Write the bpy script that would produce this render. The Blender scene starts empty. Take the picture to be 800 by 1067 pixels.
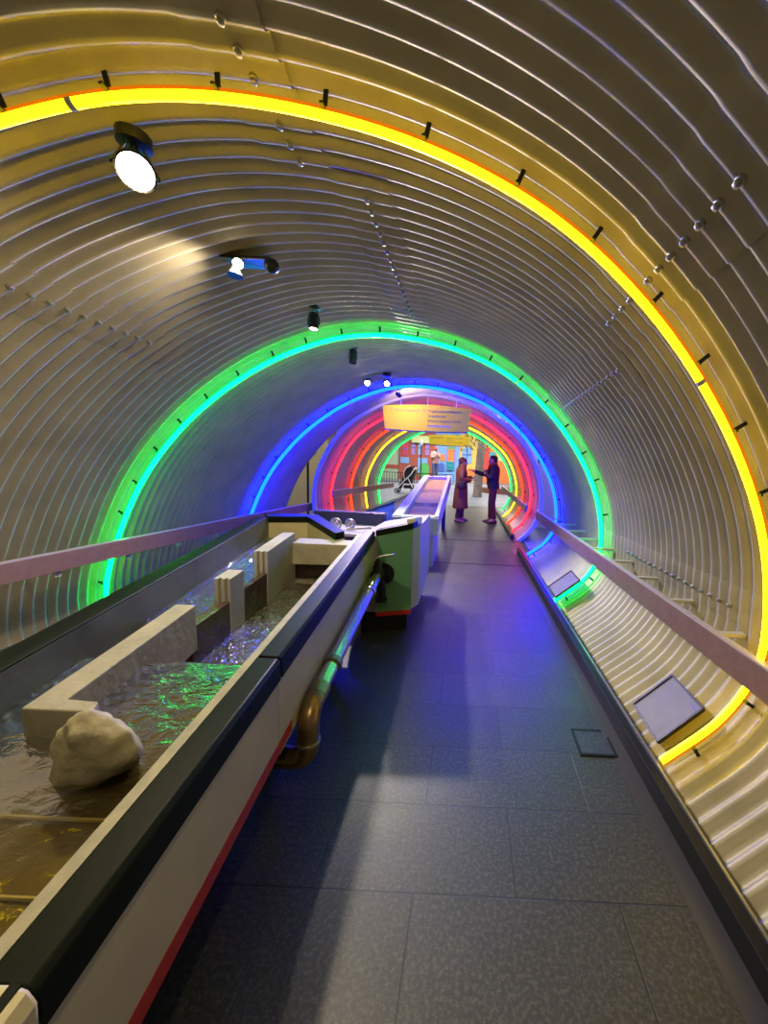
import bpy, bmesh, math, random
from mathutils import Vector, Matrix, noise
random.seed(7)
sc = bpy.context.scene
COL = sc.collection
PI = math.pi
R = math.radians

# ------------------------------------------------------------------ helpers
# The whole place is laid out in the tunnel's own frame (x right, y along the
# bore, z up, origin at eye level); settle() turns it so that the floor is level.
SLOPE = math.atan(0.033)
WORLD = Matrix.Translation((0, 0, 1.6)) @ Matrix.Rotation(-SLOPE, 4, 'X')
MESHES = []          # objects whose vertices are still in the tunnel frame
ROOTS = []


class MB:
    def __init__(s):
        s.v = []; s.f = []

    def add(s, vs, fs):
        n = len(s.v)
        s.v += [tuple(p) for p in vs]
        s.f += [tuple(i + n for i in f) for f in fs]
        return s

    def box(s, x0, x1, y0, y1, z0, z1):
        return s.hexa([(x0, y0, z0), (x1, y0, z0), (x1, y1, z0), (x0, y1, z0)],
                      [(x0, y0, z1), (x1, y0, z1), (x1, y1, z1), (x0, y1, z1)])

    def hexa(s, bot, top):
        n = len(bot)
        fs = [tuple(range(n - 1, -1, -1)), tuple(range(n, 2 * n))]
        for i in range(n):
            j = (i + 1) % n
            fs.append((i, j, n + j, n + i))
        return s.add(list(bot) + list(top), fs)

    def bar(s, a, b, w, h, up=(0, 0, 1)):
        """a box of section w x h along a->b"""
        a = Vector(a); b = Vector(b); d = (b - a).normalized(); up = Vector(up)
        x = d.cross(up)
        if x.length < 1e-4: x = d.cross(Vector((1, 0, 0)))
        x.normalize(); u = x.cross(d)
        q = [x * w / 2 * i + u * h / 2 * j for i, j in ((-1, -1), (1, -1), (1, 1), (-1, 1))]
        return s.hexa([a + k for k in q], [b + k for k in q])

    def tube(s, path, r, n=10, closed=False, cap=True, sq=1.0):
        path = [Vector(p) for p in path]; m = len(path)
        rs = r if isinstance(r, (list, tuple)) else [r] * m
        t0 = (path[1] - path[0]).normalized()
        ref = Vector((0, 0, 1)) if abs(t0.z) < .9 else Vector((1, 0, 0))
        x = t0.cross(ref).normalized(); vs = []
        for i in range(m):
            if closed: t = path[(i + 1) % m] - path[i - 1]
            else: t = path[min(i + 1, m - 1)] - path[max(i - 1, 0)]
            t.normalize()
            x = (x - t * x.dot(t)).normalized(); y = t.cross(x)
            for k in range(n):
                a = 2 * PI * k / n
                vs.append(path[i] + x * rs[i] * math.cos(a) + y * rs[i] * sq * math.sin(a))
        fs = []
        for i in range(m if closed else m - 1):
            j = (i + 1) % m
            for k in range(n):
                l = (k + 1) % n
                fs.append((i * n + k, i * n + l, j * n + l, j * n + k))
        if cap and not closed:
            fs.append(tuple(range(n - 1, -1, -1)))
            fs.append(tuple((m - 1) * n + k for k in range(n)))
        return s.add(vs, fs)

    def lathe(s, prof, c, axis=(0, 0, 1), n=20):
        """prof: (radius, height) pairs along axis from c"""
        c = Vector(c); ax = Vector(axis).normalized()
        ref = Vector((0, 0, 1)) if abs(ax.z) < .9 else Vector((1, 0, 0))
        x = ax.cross(ref).normalized(); y = ax.cross(x); vs = []; m = len(prof)
        for r, h in prof:
            for k in range(n):
                a = 2 * PI * k / n
                vs.append(c + ax * h + (x * math.cos(a) + y * math.sin(a)) * max(r, 1e-4))
        fs = []
        for i in range(m - 1):
            for k in range(n):
                l = (k + 1) % n
                fs.append((i * n + k, i * n + l, i * n + n + l, i * n + n + k))
        fs.append(tuple(range(n - 1, -1, -1))); fs.append(tuple((m - 1) * n + k for k in range(n)))
        return s.add(vs, fs)

    def rings(s, rs, n=16, fr=None):
        """loft of ellipses (cx, cy, cz, rx, ry) stacked upward; fr maps local points to place"""
        vs = []
        for cx, cy, cz, rx, ry in rs:
            for k in range(n):
                a = 2 * PI * k / n
                p = (cx + rx * math.cos(a), cy + ry * math.sin(a), cz)
                vs.append(fr(p) if fr else p)
        fs = []
        for i in range(len(rs) - 1):
            for k in range(n):
                l = (k + 1) % n
                fs.append((i * n + k, i * n + l, i * n + n + l, i * n + n + k))
        fs.append(tuple(range(n - 1, -1, -1))); fs.append(tuple((len(rs) - 1) * n + k for k in range(n)))
        return s.add(vs, fs)

    def ball(s, c, r, n=12, m=8, fr=None):
        rx, ry, rz = r if isinstance(r, (tuple, list)) else (r, r, r)
        rs = []
        for i in range(m + 1):
            a = -PI / 2 + PI * i / m
            q = max(math.cos(a), .02)
            rs.append((c[0], c[1], c[2] + rz * math.sin(a), rx * q, ry * q))
        return s.rings(rs, n, fr)

    def prism(s, pts, y0, y1):
        """polygon in (x, z), extruded along y"""
        return s.hexa([(x, y0, z) for x, z in pts], [(x, y1, z) for x, z in pts])

    def build(s, name, mat, parent=None, smooth=None, bevel=0, sub=0):
        me = bpy.data.meshes.new(name)
        me.from_pydata(s.v, [], s.f)
        bm = bmesh.new(); bm.from_mesh(me)
        bmesh.ops.recalc_face_normals(bm, faces=bm.faces)
        bm.to_mesh(me); bm.free()
        return link(name, me, mat, parent, smooth, bevel, sub)


def link(name, me, mat, parent=None, smooth=None, bevel=0, sub=0):
    if mat is not None:
        me.materials.clear(); me.materials.append(mat)
    if smooth is not None:
        me.shade_smooth(); me.set_sharp_from_angle(angle=R(smooth))
    o = bpy.data.objects.new(name, me); COL.objects.link(o)
    if parent: o.parent = parent
    if bevel:
        b = o.modifiers.new('bevel', 'BEVEL'); b.width = bevel; b.segments = 2; b.limit_method = 'ANGLE'; b.angle_limit = R(40)
    if sub:
        b = o.modifiers.new('subdivision', 'SUBSURF'); b.levels = sub; b.render_levels = sub
    MESHES.append(o)
    return o


def thing(name, label, cat, group=None):
    o = bpy.data.objects.new(name, None); COL.objects.link(o)
    o.empty_display_size = .1
    return tag(o, label, cat, group)


def tag(o, label, cat, group=None, kind=None):
    o['label'] = label; o['category'] = cat
    if group: o['group'] = group
    if kind: o['kind'] = kind
    ROOTS.append(o)
    return o


def struct(o, label=None):
    o['kind'] = 'structure'
    if label: o['label'] = label
    return o


def text(body, size, mat, parent, at, name='lettering', depth=.004, align='LEFT', rz=0):
    c = bpy.data.curves.new(name, 'FONT'); c.body = body; c.size = size; c.extrude = depth / 2
    c.align_x = align; c.align_y = 'CENTER'; c.resolution_u = 2
    t = bpy.data.objects.new(name, c); COL.objects.link(t)
    bpy.context.view_layer.update()
    me = bpy.data.meshes.new_from_object(t.evaluated_get(bpy.context.evaluated_depsgraph_get()))
    bpy.data.objects.remove(t); bpy.data.curves.remove(c)
    me.transform(Matrix.Translation(at) @ Matrix.Rotation(rz, 4, 'Z') @ Matrix.Rotation(R(90), 4, 'X'))
    return link(name, me, mat, parent)


# ------------------------------------------------------------------ materials
def mat(name, col, rough=.5, metal=0.0, bump=None, var=None, emit=None, spec=.5, trans=0, coat=0, alpha=1):
    m = bpy.data.materials.new(name); m.use_nodes = True
    nt = m.node_tree; b = nt.nodes['Principled BSDF']
    b.inputs['Base Color'].default_value = (*col, 1)
    b.inputs['Roughness'].default_value = rough
    b.inputs['Metallic'].default_value = metal
    b.inputs['Specular IOR Level'].default_value = spec
    b.inputs['Transmission Weight'].default_value = trans
    b.inputs['Coat Weight'].default_value = coat
    b.inputs['Alpha'].default_value = alpha
    tc = nt.nodes.new('ShaderNodeTexCoord')
    if emit:
        b.inputs['Emission Color'].default_value = (*emit[0], 1)
        b.inputs['Emission Strength'].default_value = emit[1]
    if var:                                   # (scale, second colour, low, high)
        n = nt.nodes.new('ShaderNodeTexNoise'); n.inputs['Scale'].default_value = var[0]; n.inputs['Detail'].default_value = 5
        r = nt.nodes.new('ShaderNodeValToRGB')
        r.color_ramp.elements[0].position = var[2]; r.color_ramp.elements[1].position = var[3]
        r.color_ramp.elements[0].color = (*col, 1); r.color_ramp.elements[1].color = (*var[1], 1)
        nt.links.new(tc.outputs['Object'], n.inputs['Vector'])
        nt.links.new(n.outputs['Fac'], r.inputs['Fac']); nt.links.new(r.outputs['Color'], b.inputs['Base Color'])
    if bump:                                  # (scale, strength)
        n = nt.nodes.new('ShaderNodeTexNoise'); n.inputs['Scale'].default_value = bump[0]; n.inputs['Detail'].default_value = 4
        u = nt.nodes.new('ShaderNodeBump'); u.inputs['Strength'].default_value = bump[1]; u.inputs['Distance'].default_value = .02
        nt.links.new(tc.outputs['Object'], n.inputs['Vector'])
        nt.links.new(n.outputs['Fac'], u.inputs['Height']); nt.links.new(u.outputs['Normal'], b.inputs['Normal'])
    return m


def neon(name, col, k):
    return mat(name, (.02, .02, .02), .4, emit=(col, k))


GALV = mat('galvanised_steel', (.56, .49, .34), .56, .35, bump=(9, .03), var=(3.5, (.44, .39, .28), .35, .7))
STEEL = mat('brushed_steel', (.55, .54, .52), .32, .9)
DARKMETAL = mat('black_metal', (.015, .015, .017), .38, .6)
BOLTM = mat('zinc_bolt', (.42, .40, .35), .4, .8)
WOOD = mat('rail_wood', (.30, .17, .13), .5, bump=(40, .08), var=(14, (.23, .13, .10), .3, .75))
WOODTOP = mat('rail_top_trim', (.62, .52, .48), .4, .1)
KERB = mat('kerb_black', (.014, .013, .014), .45, spec=.25)
KERBLIP = mat('kerb_aluminium', (.45, .44, .46), .3, .9)
RIM = mat('rim_black', (.006, .009, .006), .42, bump=(30, .05), spec=.1)
CREAM = mat('tank_cream', (.54, .47, .26), .42, var=(6, (.48, .42, .24), .4, .7))
CREAMRIM = mat('cream_liner', (.34, .31, .20), .5, var=(20, (.25, .23, .16), .4, .7))
RED = mat('red_stripe', (.42, .02, .015), .35)
LINER = mat('tank_liner', (.075, .085, .085), .35, var=(6, (.045, .05, .05), .35, .7))
BASIN = mat('basin_slate', (.10, .078, .018), .5, bump=(8, .4), var=(5, (.06, .048, .014), .35, .7))
GROUT = mat('grout', (.55, .50, .30), .6)
CONC = mat('concrete', (.34, .31, .23), .6, bump=(25, .25), var=(7, (.25, .23, .18), .35, .7))
CONCLAV = mat('concrete_pale', (.42, .40, .38), .55, bump=(25, .25), var=(7, (.32, .30, .30), .35, .7))
WETBROWN = mat('wet_weir', (.09, .055, .045), .16, bump=(18, .5), var=(8, (.05, .035, .03), .35, .7))
WETSLAB = mat('wet_slab', (.20, .17, .13), .2, bump=(22, .6), var=(12, (.12, .10, .08), .35, .7))
ROCK = mat('boulder_stone', (.42, .37, .26), .75, bump=(11, .8), var=(6, (.13, .12, .09), .45, .62))
GREENP = mat('sage_green_paint', (.09, .25, .14), .45)
PURP = mat('lilac_tint', (.42, .36, .52), .4)  # sand table skirt and pedestal: neon tint painted over white
WHITE = mat('white_paint', (.72, .71, .68), .4)
SAGE = mat('pale_green_tint', (.45, .55, .38), .4)  # sand table boards: green neon cast put into the white's colour
NAVY = mat('navy_paint', (.02, .02, .10), .35)
SAND = mat('table_sand', (.62, .37, .17), .85, bump=(40, .4), var=(10, (.50, .29, .13), .35, .7))
BRASS = mat('aged_brass', (.34, .24, .12), .32, .9, var=(10, (.22, .15, .08), .35, .7))
PIPEM = mat('polished_pipe', (.55, .54, .56), .22, .85)
PLEX = mat('graphic_panel_face', (.30, .28, .32), .5, bump=(9, .25), var=(5, (.24, .22, .29), .35, .7), spec=.3)
SIGNY = mat('sign_yellow', (.80, .50, .03), .9, spec=.05)
SIGNP = mat('sign_pale_yellow', (.85, .62, .05), .9, spec=.05)
INK = mat('sign_ink', (.16, .09, .06), .5)
INKV = mat('sign_ink_violet', (.28, .16, .45), .5)
TAN = mat('tan_plaster', (.62, .45, .22), .7)
CREAMW = mat('cream_board', (.74, .70, .52), .6)
COURT = mat('courtyard_paving', (.24, .27, .34), .5, var=(2, (.19, .22, .28), .4, .65))
TUBE2 = mat('painted_shell', (.45, .36, .34), .4, .25, bump=(12, .1))
SHELLRIM = mat('shell_edge', (.62, .52, .52), .45)
LAMPB = mat('lamp_housing', (.02, .02, .022), .4, .4)
LAMPON = neon('lamp_glow', (1, .93, .82), 40)
LAMPDIM = neon('lamp_glow_small', (1, .90, .75), 18)
GLASSOFF = mat('lamp_lens_off', (.05, .06, .06), .1, spec=.8)


def tiles():
    m = mat('slate_tiles', (.05, .05, .045), .3, spec=.9)
    nt = m.node_tree; b = nt.nodes['Principled BSDF']; L = nt.links.new
    tc = nt.nodes.new('ShaderNodeTexCoord')
    mp = nt.nodes.new('ShaderNodeMapping'); mp.inputs['Location'].default_value = (.15, -1.145, 0)
    L(tc.outputs['Object'], mp.inputs['Vector'])
    br = nt.nodes.new('ShaderNodeTexBrick')
    br.inputs['Scale'].default_value = 1; br.inputs['Brick Width'].default_value = .76; br.inputs['Row Height'].default_value = .355
    br.inputs['Mortar Size'].default_value = .0035; br.inputs['Mortar Smooth'].default_value = .3
    br.offset = .5
    br.inputs['Color1'].default_value = (1, 1, 1, 1); br.inputs['Color2'].default_value = (.72, .72, .75, 1); br.inputs['Mortar'].default_value = (0.05, .05, .05, 1)
    L(mp.outputs['Vector'], br.inputs['Vector'])
    n1 = nt.nodes.new('ShaderNodeTexNoise'); n1.inputs['Scale'].default_value = 70; n1.inputs['Detail'].default_value = 9; n1.inputs['Roughness'].default_value = .72
    r1 = nt.nodes.new('ShaderNodeValToRGB')
    r1.color_ramp.elements[0].position = .47; r1.color_ramp.elements[0].color = (.024, .024, .022, 1)
    r1.color_ramp.elements[1].position = .74; r1.color_ramp.elements[1].color = (.15, .145, .115, 1)
    L(tc.outputs['Object'], n1.inputs['Vector']); L(n1.outputs['Fac'], r1.inputs['Fac'])
    mx = nt.nodes.new('ShaderNodeMix'); mx.data_type = 'RGBA'; mx.blend_type = 'MULTIPLY'; mx.inputs[0].default_value = 1
    L(r1.outputs['Color'], mx.inputs[6]); L(br.outputs['Color'], mx.inputs[7]); L(mx.outputs[2], b.inputs['Base Color'])
    n2 = nt.nodes.new('ShaderNodeTexNoise'); n2.inputs['Scale'].default_value = 5; n2.inputs['Detail'].default_value = 6
    L(tc.outputs['Object'], n2.inputs['Vector'])
    r2 = nt.nodes.new('ShaderNodeMapRange'); r2.inputs[3].default_value = .36; r2.inputs[4].default_value = .55
    L(n2.outputs['Fac'], r2.inputs[0]); L(r2.outputs[0], b.inputs['Roughness'])
    ad = nt.nodes.new('ShaderNodeMath'); ad.operation = 'ADD'
    s1 = nt.nodes.new('ShaderNodeMath'); s1.operation = 'MULTIPLY'; s1.inputs[1].default_value = .12; L(n1.outputs['Fac'], s1.inputs[0])
    s2 = nt.nodes.new('ShaderNodeMath'); s2.operation = 'MULTIPLY_ADD'; s2.inputs[1].default_value = .5; L(n2.outputs['Fac'], s2.inputs[0]); L(s1.outputs[0], s2.inputs[2])
    L(s2.outputs[0], ad.inputs[0]); L(br.outputs['Fac'], ad.inputs[1])
    u = nt.nodes.new('ShaderNodeBump'); u.inputs['Strength'].default_value = .35; u.inputs['Distance'].default_value = .012; u.invert = False
    iv = nt.nodes.new('ShaderNodeMath'); iv.operation = 'SUBTRACT'; L(s2.outputs[0], iv.inputs[0]); L(br.outputs['Fac'], iv.inputs[1])
    L(iv.outputs[0], u.inputs['Height']); L(u.outputs['Normal'], b.inputs['Normal'])
    return m


def water(name, tint, strength, scale, calm=-1.0):
    m = bpy.data.materials.new(name); m.use_nodes = True
    nt = m.node_tree; nt.nodes.clear(); L = nt.links.new
    out = nt.nodes.new('ShaderNodeOutputMaterial'); mix = nt.nodes.new('ShaderNodeMixShader')
    tr = nt.nodes.new('ShaderNodeBsdfTransparent'); tr.inputs['Color'].default_value = (*tint, 1)
    gl = nt.nodes.new('ShaderNodeBsdfGlossy'); gl.inputs['Roughness'].default_value = .05
    fr = nt.nodes.new('ShaderNodeFresnel'); fr.inputs['IOR'].default_value = 1.24
    tc = nt.nodes.new('ShaderNodeTexCoord'); mp = nt.nodes.new('ShaderNodeMapping'); mp.inputs['Scale'].default_value = (1, 1.8, 1)
    n = nt.nodes.new('ShaderNodeTexNoise'); n.inputs['Scale'].default_value = scale; n.inputs['Detail'].default_value = 3; n.inputs['Distortion'].default_value = 1.2
    u = nt.nodes.new('ShaderNodeBump'); u.inputs['Distance'].default_value = .03
    sx = nt.nodes.new('ShaderNodeSeparateXYZ'); mr = nt.nodes.new('ShaderNodeMapRange'); mr.interpolation_type = 'SMOOTHSTEP'
    mr.inputs[1].default_value = calm; mr.inputs[2].default_value = calm + .2; mr.inputs[3].default_value = strength * .12; mr.inputs[4].default_value = strength
    L(tc.outputs['Generated'], sx.inputs[0]); L(sx.outputs['Y'], mr.inputs[0]); L(mr.outputs[0], u.inputs['Strength'])
    L(tc.outputs['Object'], mp.inputs['Vector']); L(mp.outputs['Vector'], n.inputs['Vector']); L(n.outputs['Fac'], u.inputs['Height'])
    L(u.outputs['Normal'], gl.inputs['Normal']); L(u.outputs['Normal'], fr.inputs['Normal'])
    L(fr.outputs['Fac'], mix.inputs['Fac']); L(tr.outputs[0], mix.inputs[1]); L(gl.outputs[0], mix.inputs[2]); L(mix.outputs[0], out.inputs['Surface'])
    return m


TILES = tiles()
WATER = water('pool_water_surface', (.80, .74, .48), .55, 12, .68)
WATERF = water('running_water_surface', (.82, .78, .70), .9, 24)

# ------------------------------------------------------------------ the tunnel
RINGPTS = [(.45, -1.88), (.72, -1.66), (.97, -1.47), (1.15, -1.345), (1.30, -1.24), (1.42, -1.09), (1.49, -.94), (1.515, -.80), (1.49, -.5),
           (1.39, -.14), (1.14, .30), (.79, .70), (.44, .97), (.13, 1.135), (-.25, 1.26), (-.62, 1.32), (-1.0, 1.335),
           (-1.33, 1.29), (-1.55, 1.225), (-1.84, 1.11), (-2.17, .935), (-2.49, .70), (-2.76, .46), (-2.99, .20),
           (-3.21, -.10), (-3.40, -.45), (-3.55, -.84), (-3.65, -1.15), (-3.70, -1.44), (-3.66, -1.75)]
SKEW = .11


def catmull(pts, k):
    out = []
    for i in range(len(pts) - 1):
        p = [Vector(pts[max(0, min(len(pts) - 1, j))]) for j in (i - 1, i, i + 1, i + 2)]
        for q in range(k):
            t = q / k
            out.append(.5 * ((2 * p[1]) + (p[2] - p[0]) * t + (2 * p[0] - 5 * p[1] + 4 * p[2] - p[3]) * t * t
                             + (3 * p[1] - p[0] - 3 * p[2] + p[3]) * t ** 3))
    out.append(Vector(pts[-1]))
    return out


PROF = catmull(RINGPTS, 6)
for it in range(14):
    PROF = [PROF[0]] + [PROF[i] * .5 + (PROF[i - 1] + PROF[i + 1]) * .25 for i in range(1, len(PROF) - 1)] + [PROF[-1]]
NORM = []
for i, p in enumerate(PROF):
    t = (PROF[min(i + 1, len(PROF) - 1)] - PROF[max(i - 1, 0)]).normalized()
    NORM.append(Vector((t.y, -t.x)))          # outward
PITCH, AMP, WALL = .092, .0145, .10


def wallpt(i, y, off=WALL, corr=True):
    a = AMP * math.sin(2 * PI * y / PITCH) if corr else 0
    if corr: a = AMP * (math.sin(2 * PI * y / PITCH) + .25 * math.sin(4 * PI * y / PITCH))
    p = PROF[i] + NORM[i] * (off + a)
    return (p.x, y + SKEW * p.x, p.y)


Y0, Y1 = -1.3, 7.78
def mouth(i):
    x = PROF[i].x; k = [(-4, 7.66), (-1.8, 7.45), (-.6, 7.25), (.3, 6.92), (.9, 6.62), (1.3, 6.42), (1.7, 6.36)]
    for (a, p), (b, q) in zip(k, k[1:]):
        if x <= b: return p + (q - p) * (x - a) / (b - a)
    return k[-1][1]
rows = int((Y1 - Y0) / PITCH * 8)
mb = MB(); n = len(PROF)
for j in range(rows + 1):
    y = Y0 + (Y1 - Y0) * j / rows
    mb.v += [wallpt(i, min(y, mouth(i))) for i in range(n)]
for j in range(rows):
    for i in range(n - 1):
        mb.f.append((j * n + i, j * n + i + 1, j * n + n + i + 1, j * n + n + i))
tunnel = struct(mb.build('wall_tunnel', GALV, smooth=180), 'corrugated galvanised steel culvert tunnel around the walkway')
# outer skin and rolled end so that the pipe has thickness at its far mouth
mb = MB()
for (y, off) in ((-.004, WALL - .018), (.02, WALL - .018), (.02, WALL + .03), (-.25, WALL + .03)):
    mb.v += [wallpt(i, mouth(i) + y, off, False) for i in range(n)]
for j in range(3):
    for i in range(n - 1):
        mb.f.append((j * n + i, j * n + i + 1, j * n + n + i + 1, j * n + n + i))
struct(mb.build('end_collar', GALV, tunnel, smooth=40))


def prof_at(deg):
    best = min(range(n), key=lambda i: abs((math.degrees(math.atan2(PROF[i].y + NORM[i].y * WALL, PROF[i].x + NORM[i].x * WALL)) - deg + 180) % 360 - 180)
               if not (-175 < deg < -90) else 999)
    return best


# lapped plate seams with their bolt rows
bolts = []
for deg, ya, yb, step, by0 in ((51.5, .2, 2.2, 1, 1.0), (35.5, 2.2, 4.6, 1, 2.25), (113, 2.05, 4.6, 1, 2.1), (121.5, .1, 2.05, 1, .7), (161, 1.0, 3.4, 1, 1.5), (-25, 1.3, 4.4, 1, 1.9)):
    i0 = prof_at(deg); mb = MB(); cnt = 0
    r_ = int((yb - ya) / PITCH * 8)
    wd = 5
    for j in range(r_ + 1):
        y = ya + (yb - ya) * j / r_
        for k in range(wd + 1):
            i = max(0, min(n - 1, i0 - 2 + k)); mb.v.append(wallpt(i, y, WALL - (.007 if k < wd else -.004)))
    for j in range(r_):
        for k in range(wd):
            a = j * (wd + 1) + k; mb.f.append((a, a + 1, a + wd + 2, a + wd + 1))
    mb.build('lap_seam', GALV, tunnel, smooth=60)
    k0 = math.ceil(by0 / PITCH)
    for k in range(k0, k0 + 17):
        y = (k + .75) * PITCH
        if y > yb - .03: break
        p = Vector(wallpt(i0, y)); nn = -Vector((NORM[i0].x, 0, NORM[i0].y))
        MB().lathe([(.017, -.004), (.017, .007), (.012, .009), (.012, .020), (.007, .023)], p, nn, 8).build('bolt', BOLTM, tunnel, smooth=40)

# ------------------------------------------------------------------ floor
def fz(y):                         # height of the paving along the walk, in the tunnel frame
    return -1.6 + .033 * y if y < 12.6 else -1.184 + .05 * (y - 12.6)


mb = MB()
mb.hexa([(-3.55, -1.2, fz(-1.2) - .12), (.93, -1.2, fz(-1.2) - .12), (.93, 12.6, fz(12.6) - .12), (-3.55, 12.6, fz(12.6) - .12)],
        [(-3.55, -1.2, fz(-1.2)), (1.01, -1.2, fz(-1.2)), (1.01, 12.6, fz(12.6)), (-3.55, 12.6, fz(12.6))])
struct(mb.build('floor', TILES), 'dark slate tiled tunnel floor')
STRIP = mat('smooth_border_stone', (.07, .065, .07), .34)
mb = MB()
mb.hexa([(.90, -1.2, fz(-1.2) - .02), (1.03, -1.2, fz(-1.2) - .02), (.87, 6.6, fz(6.6) - .02), (.78, 6.6, fz(6.6) - .02)],
        [(.90, -1.2, fz(-1.2) + .003), (1.03, -1.2, fz(-1.2) + .003), (.87, 6.6, fz(6.6) + .003), (.78, 6.6, fz(6.6) + .003)])
struct(mb.build('trim_1', STRIP), 'smooth dark stone border along the right kerb')
mb = MB()
for y in (5.55, 7.2):
    mb.box(-.9, .95, y, y + .02, fz(y) - .01, fz(y) + .004)
struct(mb.build('trim_2', KERB), 'dark floor joints where the ramp begins')

# right kerb
def kx(y): return 1.045 - .028 * max(y, 0)
mb = MB(); lp = MB()
a, b = -1.2, 6.35
mb.hexa([(kx(a) - .035, a, fz(a) - .2), (kx(a) + .03, a, fz(a) - .2), (kx(b) + .03, b, fz(b) - .2), (kx(b) - .03, b, fz(b) - .2)],
        [(kx(a) - .035, a, fz(a) + .1), (kx(a) + .03, a, fz(a) + .1), (kx(b) + .03, b, fz(b) + .1), (kx(b) - .03, b, fz(b) + .1)])
kerb = struct(mb.build('baseboard_right', KERB, bevel=.006), 'black kerb along the right edge of the floor')
lp.bar((kx(a) + .027, a, fz(a) + .103), (kx(b) + .027, b, fz(b) + .103), .012, .012)
lp.build('edge_strip', KERBLIP, kerb)

# floor hatch
hatch = thing('floor_hatch', 'small square access hatch flush in the floor tiles by the right kerb', 'hatch')
z = fz(2.0)
MB().box(.68, .86, 1.90, 2.08, z - .03, z + .002).build('cover', TILES, hatch)
mb = MB()
for q in ((.665, .68, 1.885, 2.095), (.86, .875, 1.885, 2.095), (.68, .86, 1.885, 1.90), (.68, .86, 2.08, 2.095)):
    mb.box(*q, z - .03, z + .004)
mb.build('frame', KERB, hatch)

# ------------------------------------------------------------------ neon rings
def ring(nm, label, col, k, y, prof, skew, core, back, i0, i1, r=.0165, clip=.33, first=True, off=.075, segs=()):
    t = thing('neon_ring', label, 'neon light', 'neon rings around the tunnels')
    idx = list(range(i0, i1 + 1))
    P = [Vector((prof[i].x, y + skew * prof[i].x, prof[i].y)) for i in idx]
    mb = MB().tube(P, r, 12); mb.build('glass_tube', core, t, smooth=60)
    mb = MB(); nr = []
    for a in range(len(idx)):
        q = (P[min(a + 1, len(P) - 1)] - P[max(a - 1, 0)]).normalized()
        nn = Vector((q.z, 0, -q.x)).normalized()
        nr.append(nn)
    for a, p in enumerate(P):
        for s_, o_ in ((-.008, r * .8), (.008, r * .8), (.008, r + .012), (-.008, r + .012)):
            mb.v.append(p + nr[a] * o_ + Vector((0, s_, 0)))
    for a in range(len(P) - 1):
        for k_ in range(4):
            l = (k_ + 1) % 4; mb.f.append((a * 4 + k_, a * 4 + l, a * 4 + 4 + l, a * 4 + 4 + k_))
    mb.build('backing_channel', back, t, smooth=40)
    # spring clips to the wall
    acc = clip / 2
    for a in range(1, len(P)):
        acc += (P[a] - P[a - 1]).length
        if acc > clip:
            acc = 0
            p = P[a]; nn = nr[a]
            c = MB().bar(p + nn * (r + .006), p + nn * (off + .03), .018, .006, (0, 1, 0))
            c.bar(p + nn * (r + .004) + Vector((0, -.034, 0)), p + nn * (r + .004) + Vector((0, .034, 0)), .014, .008, nn)
            c.build('clip', DARKMETAL, t)
    for a in segs:                             # white end caps where two lengths of tube meet
        p, q = P[a], P[a + 1]
        MB().tube([p, p + (q - p).normalized() * .022], r * 1.12, 12).build('joint_cap', WHITE, t, smooth=60)
    return t


YEL = (1, .70, .002); GRN = (0, 1, .058); BLU = (.0001, .0028, 1.0); REDN = (1, .007, .010); ORN = (1, .015, .001); FYEL = (1, .5, .008); FGRN = (.002, 1, .08)
def back(nm, c, k=.55): return mat(nm, tuple(q * .4 for q in c), .35, emit=(c, k))     # translucent housing that glows with the tube
def nearest(x, hi=True):
    return min((i for i in range(n) if (PROF[i].y > -.2) == hi), key=lambda i: abs(PROF[i].x - x))
ring('y', 'large yellow neon ring nearest the camera, around the corrugated tunnel', YEL, 3, 1.63, PROF, SKEW, neon('yellow_neon', YEL, 9), back('amber_channel', (1, .23, .0)), next(i for i in range(n) if PROF[i].y > -1.44), n - 8,
     segs=(nearest(-1.40) - 12, nearest(1.12) - 12))
ring('g', 'green neon ring in the middle of the corrugated tunnel', GRN, 3, 4.03, PROF, SKEW, neon('green_neon', GRN, 15), back('green_channel', (0, .62, .16)), 6, n - 4, r=.021,
     segs=(nearest(.45) - 6,))
ring('b', 'blue neon ring at the far mouth of the corrugated tunnel', BLU, 6, 6.31, PROF, SKEW, neon('blue_neon', BLU, 180), back('blue_channel', (.0, .03, 1.0)), 6, n - 4, r=.026,
     segs=(nearest(.8) - 6, nearest(-2.0) - 6))

# second, painted tunnel
P2 = [(.62, -1.50), (.93, -1.27), (1.12, -1.09), (1.22, -.9), (1.28, -.70), (1.27, -.32), (1.12, .16), (.85, .57), (.43, .91), (0, 1.15), (-.45, 1.28), (-.95, 1.33), (-1.45, 1.24),
      (-1.92, 1.04), (-2.35, .76), (-2.68, .40), (-2.94, -.11), (-3.04, -.56), (-3.02, -.96), (-2.94, -1.35)]
PR2 = catmull(P2, 6); n2 = len(PR2); N2 = []
for i in range(n2):
    t = (PR2[min(i + 1, n2 - 1)] - PR2[max(i - 1, 0)]).normalized(); N2.append(Vector((t.y, -t.x)))
def shell(i, y, off):
    p = PR2[i] + N2[i] * off; return (p.x, y, p.y)
mb = MB()
prof_y = []
y = 7.45
while y < 12.5:
    prof_y.append((y, .085 + .010 * math.sin(2 * PI * y / .155))); y += .155 / 6
for (y, o_) in prof_y + [(12.5, .085), (12.5, .15), (7.45, .15), (7.40, .145), (7.40, .10), (7.45, .085)]:
    mb.v += [shell(i, y, o_) for i in range(n2)]
m_ = len(mb.v) // n2
for j in range(m_ - 1):
    for i in range(n2 - 1):
        mb.f.append((j * n2 + i, j * n2 + i + 1, j * n2 + n2 + i + 1, j * n2 + n2 + i))
w2 = struct(mb.build('wall_far_tunnel', TUBE2, smooth=50), 'second painted tunnel beyond the gap, lined with four neon rings')
mb = MB()
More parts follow.
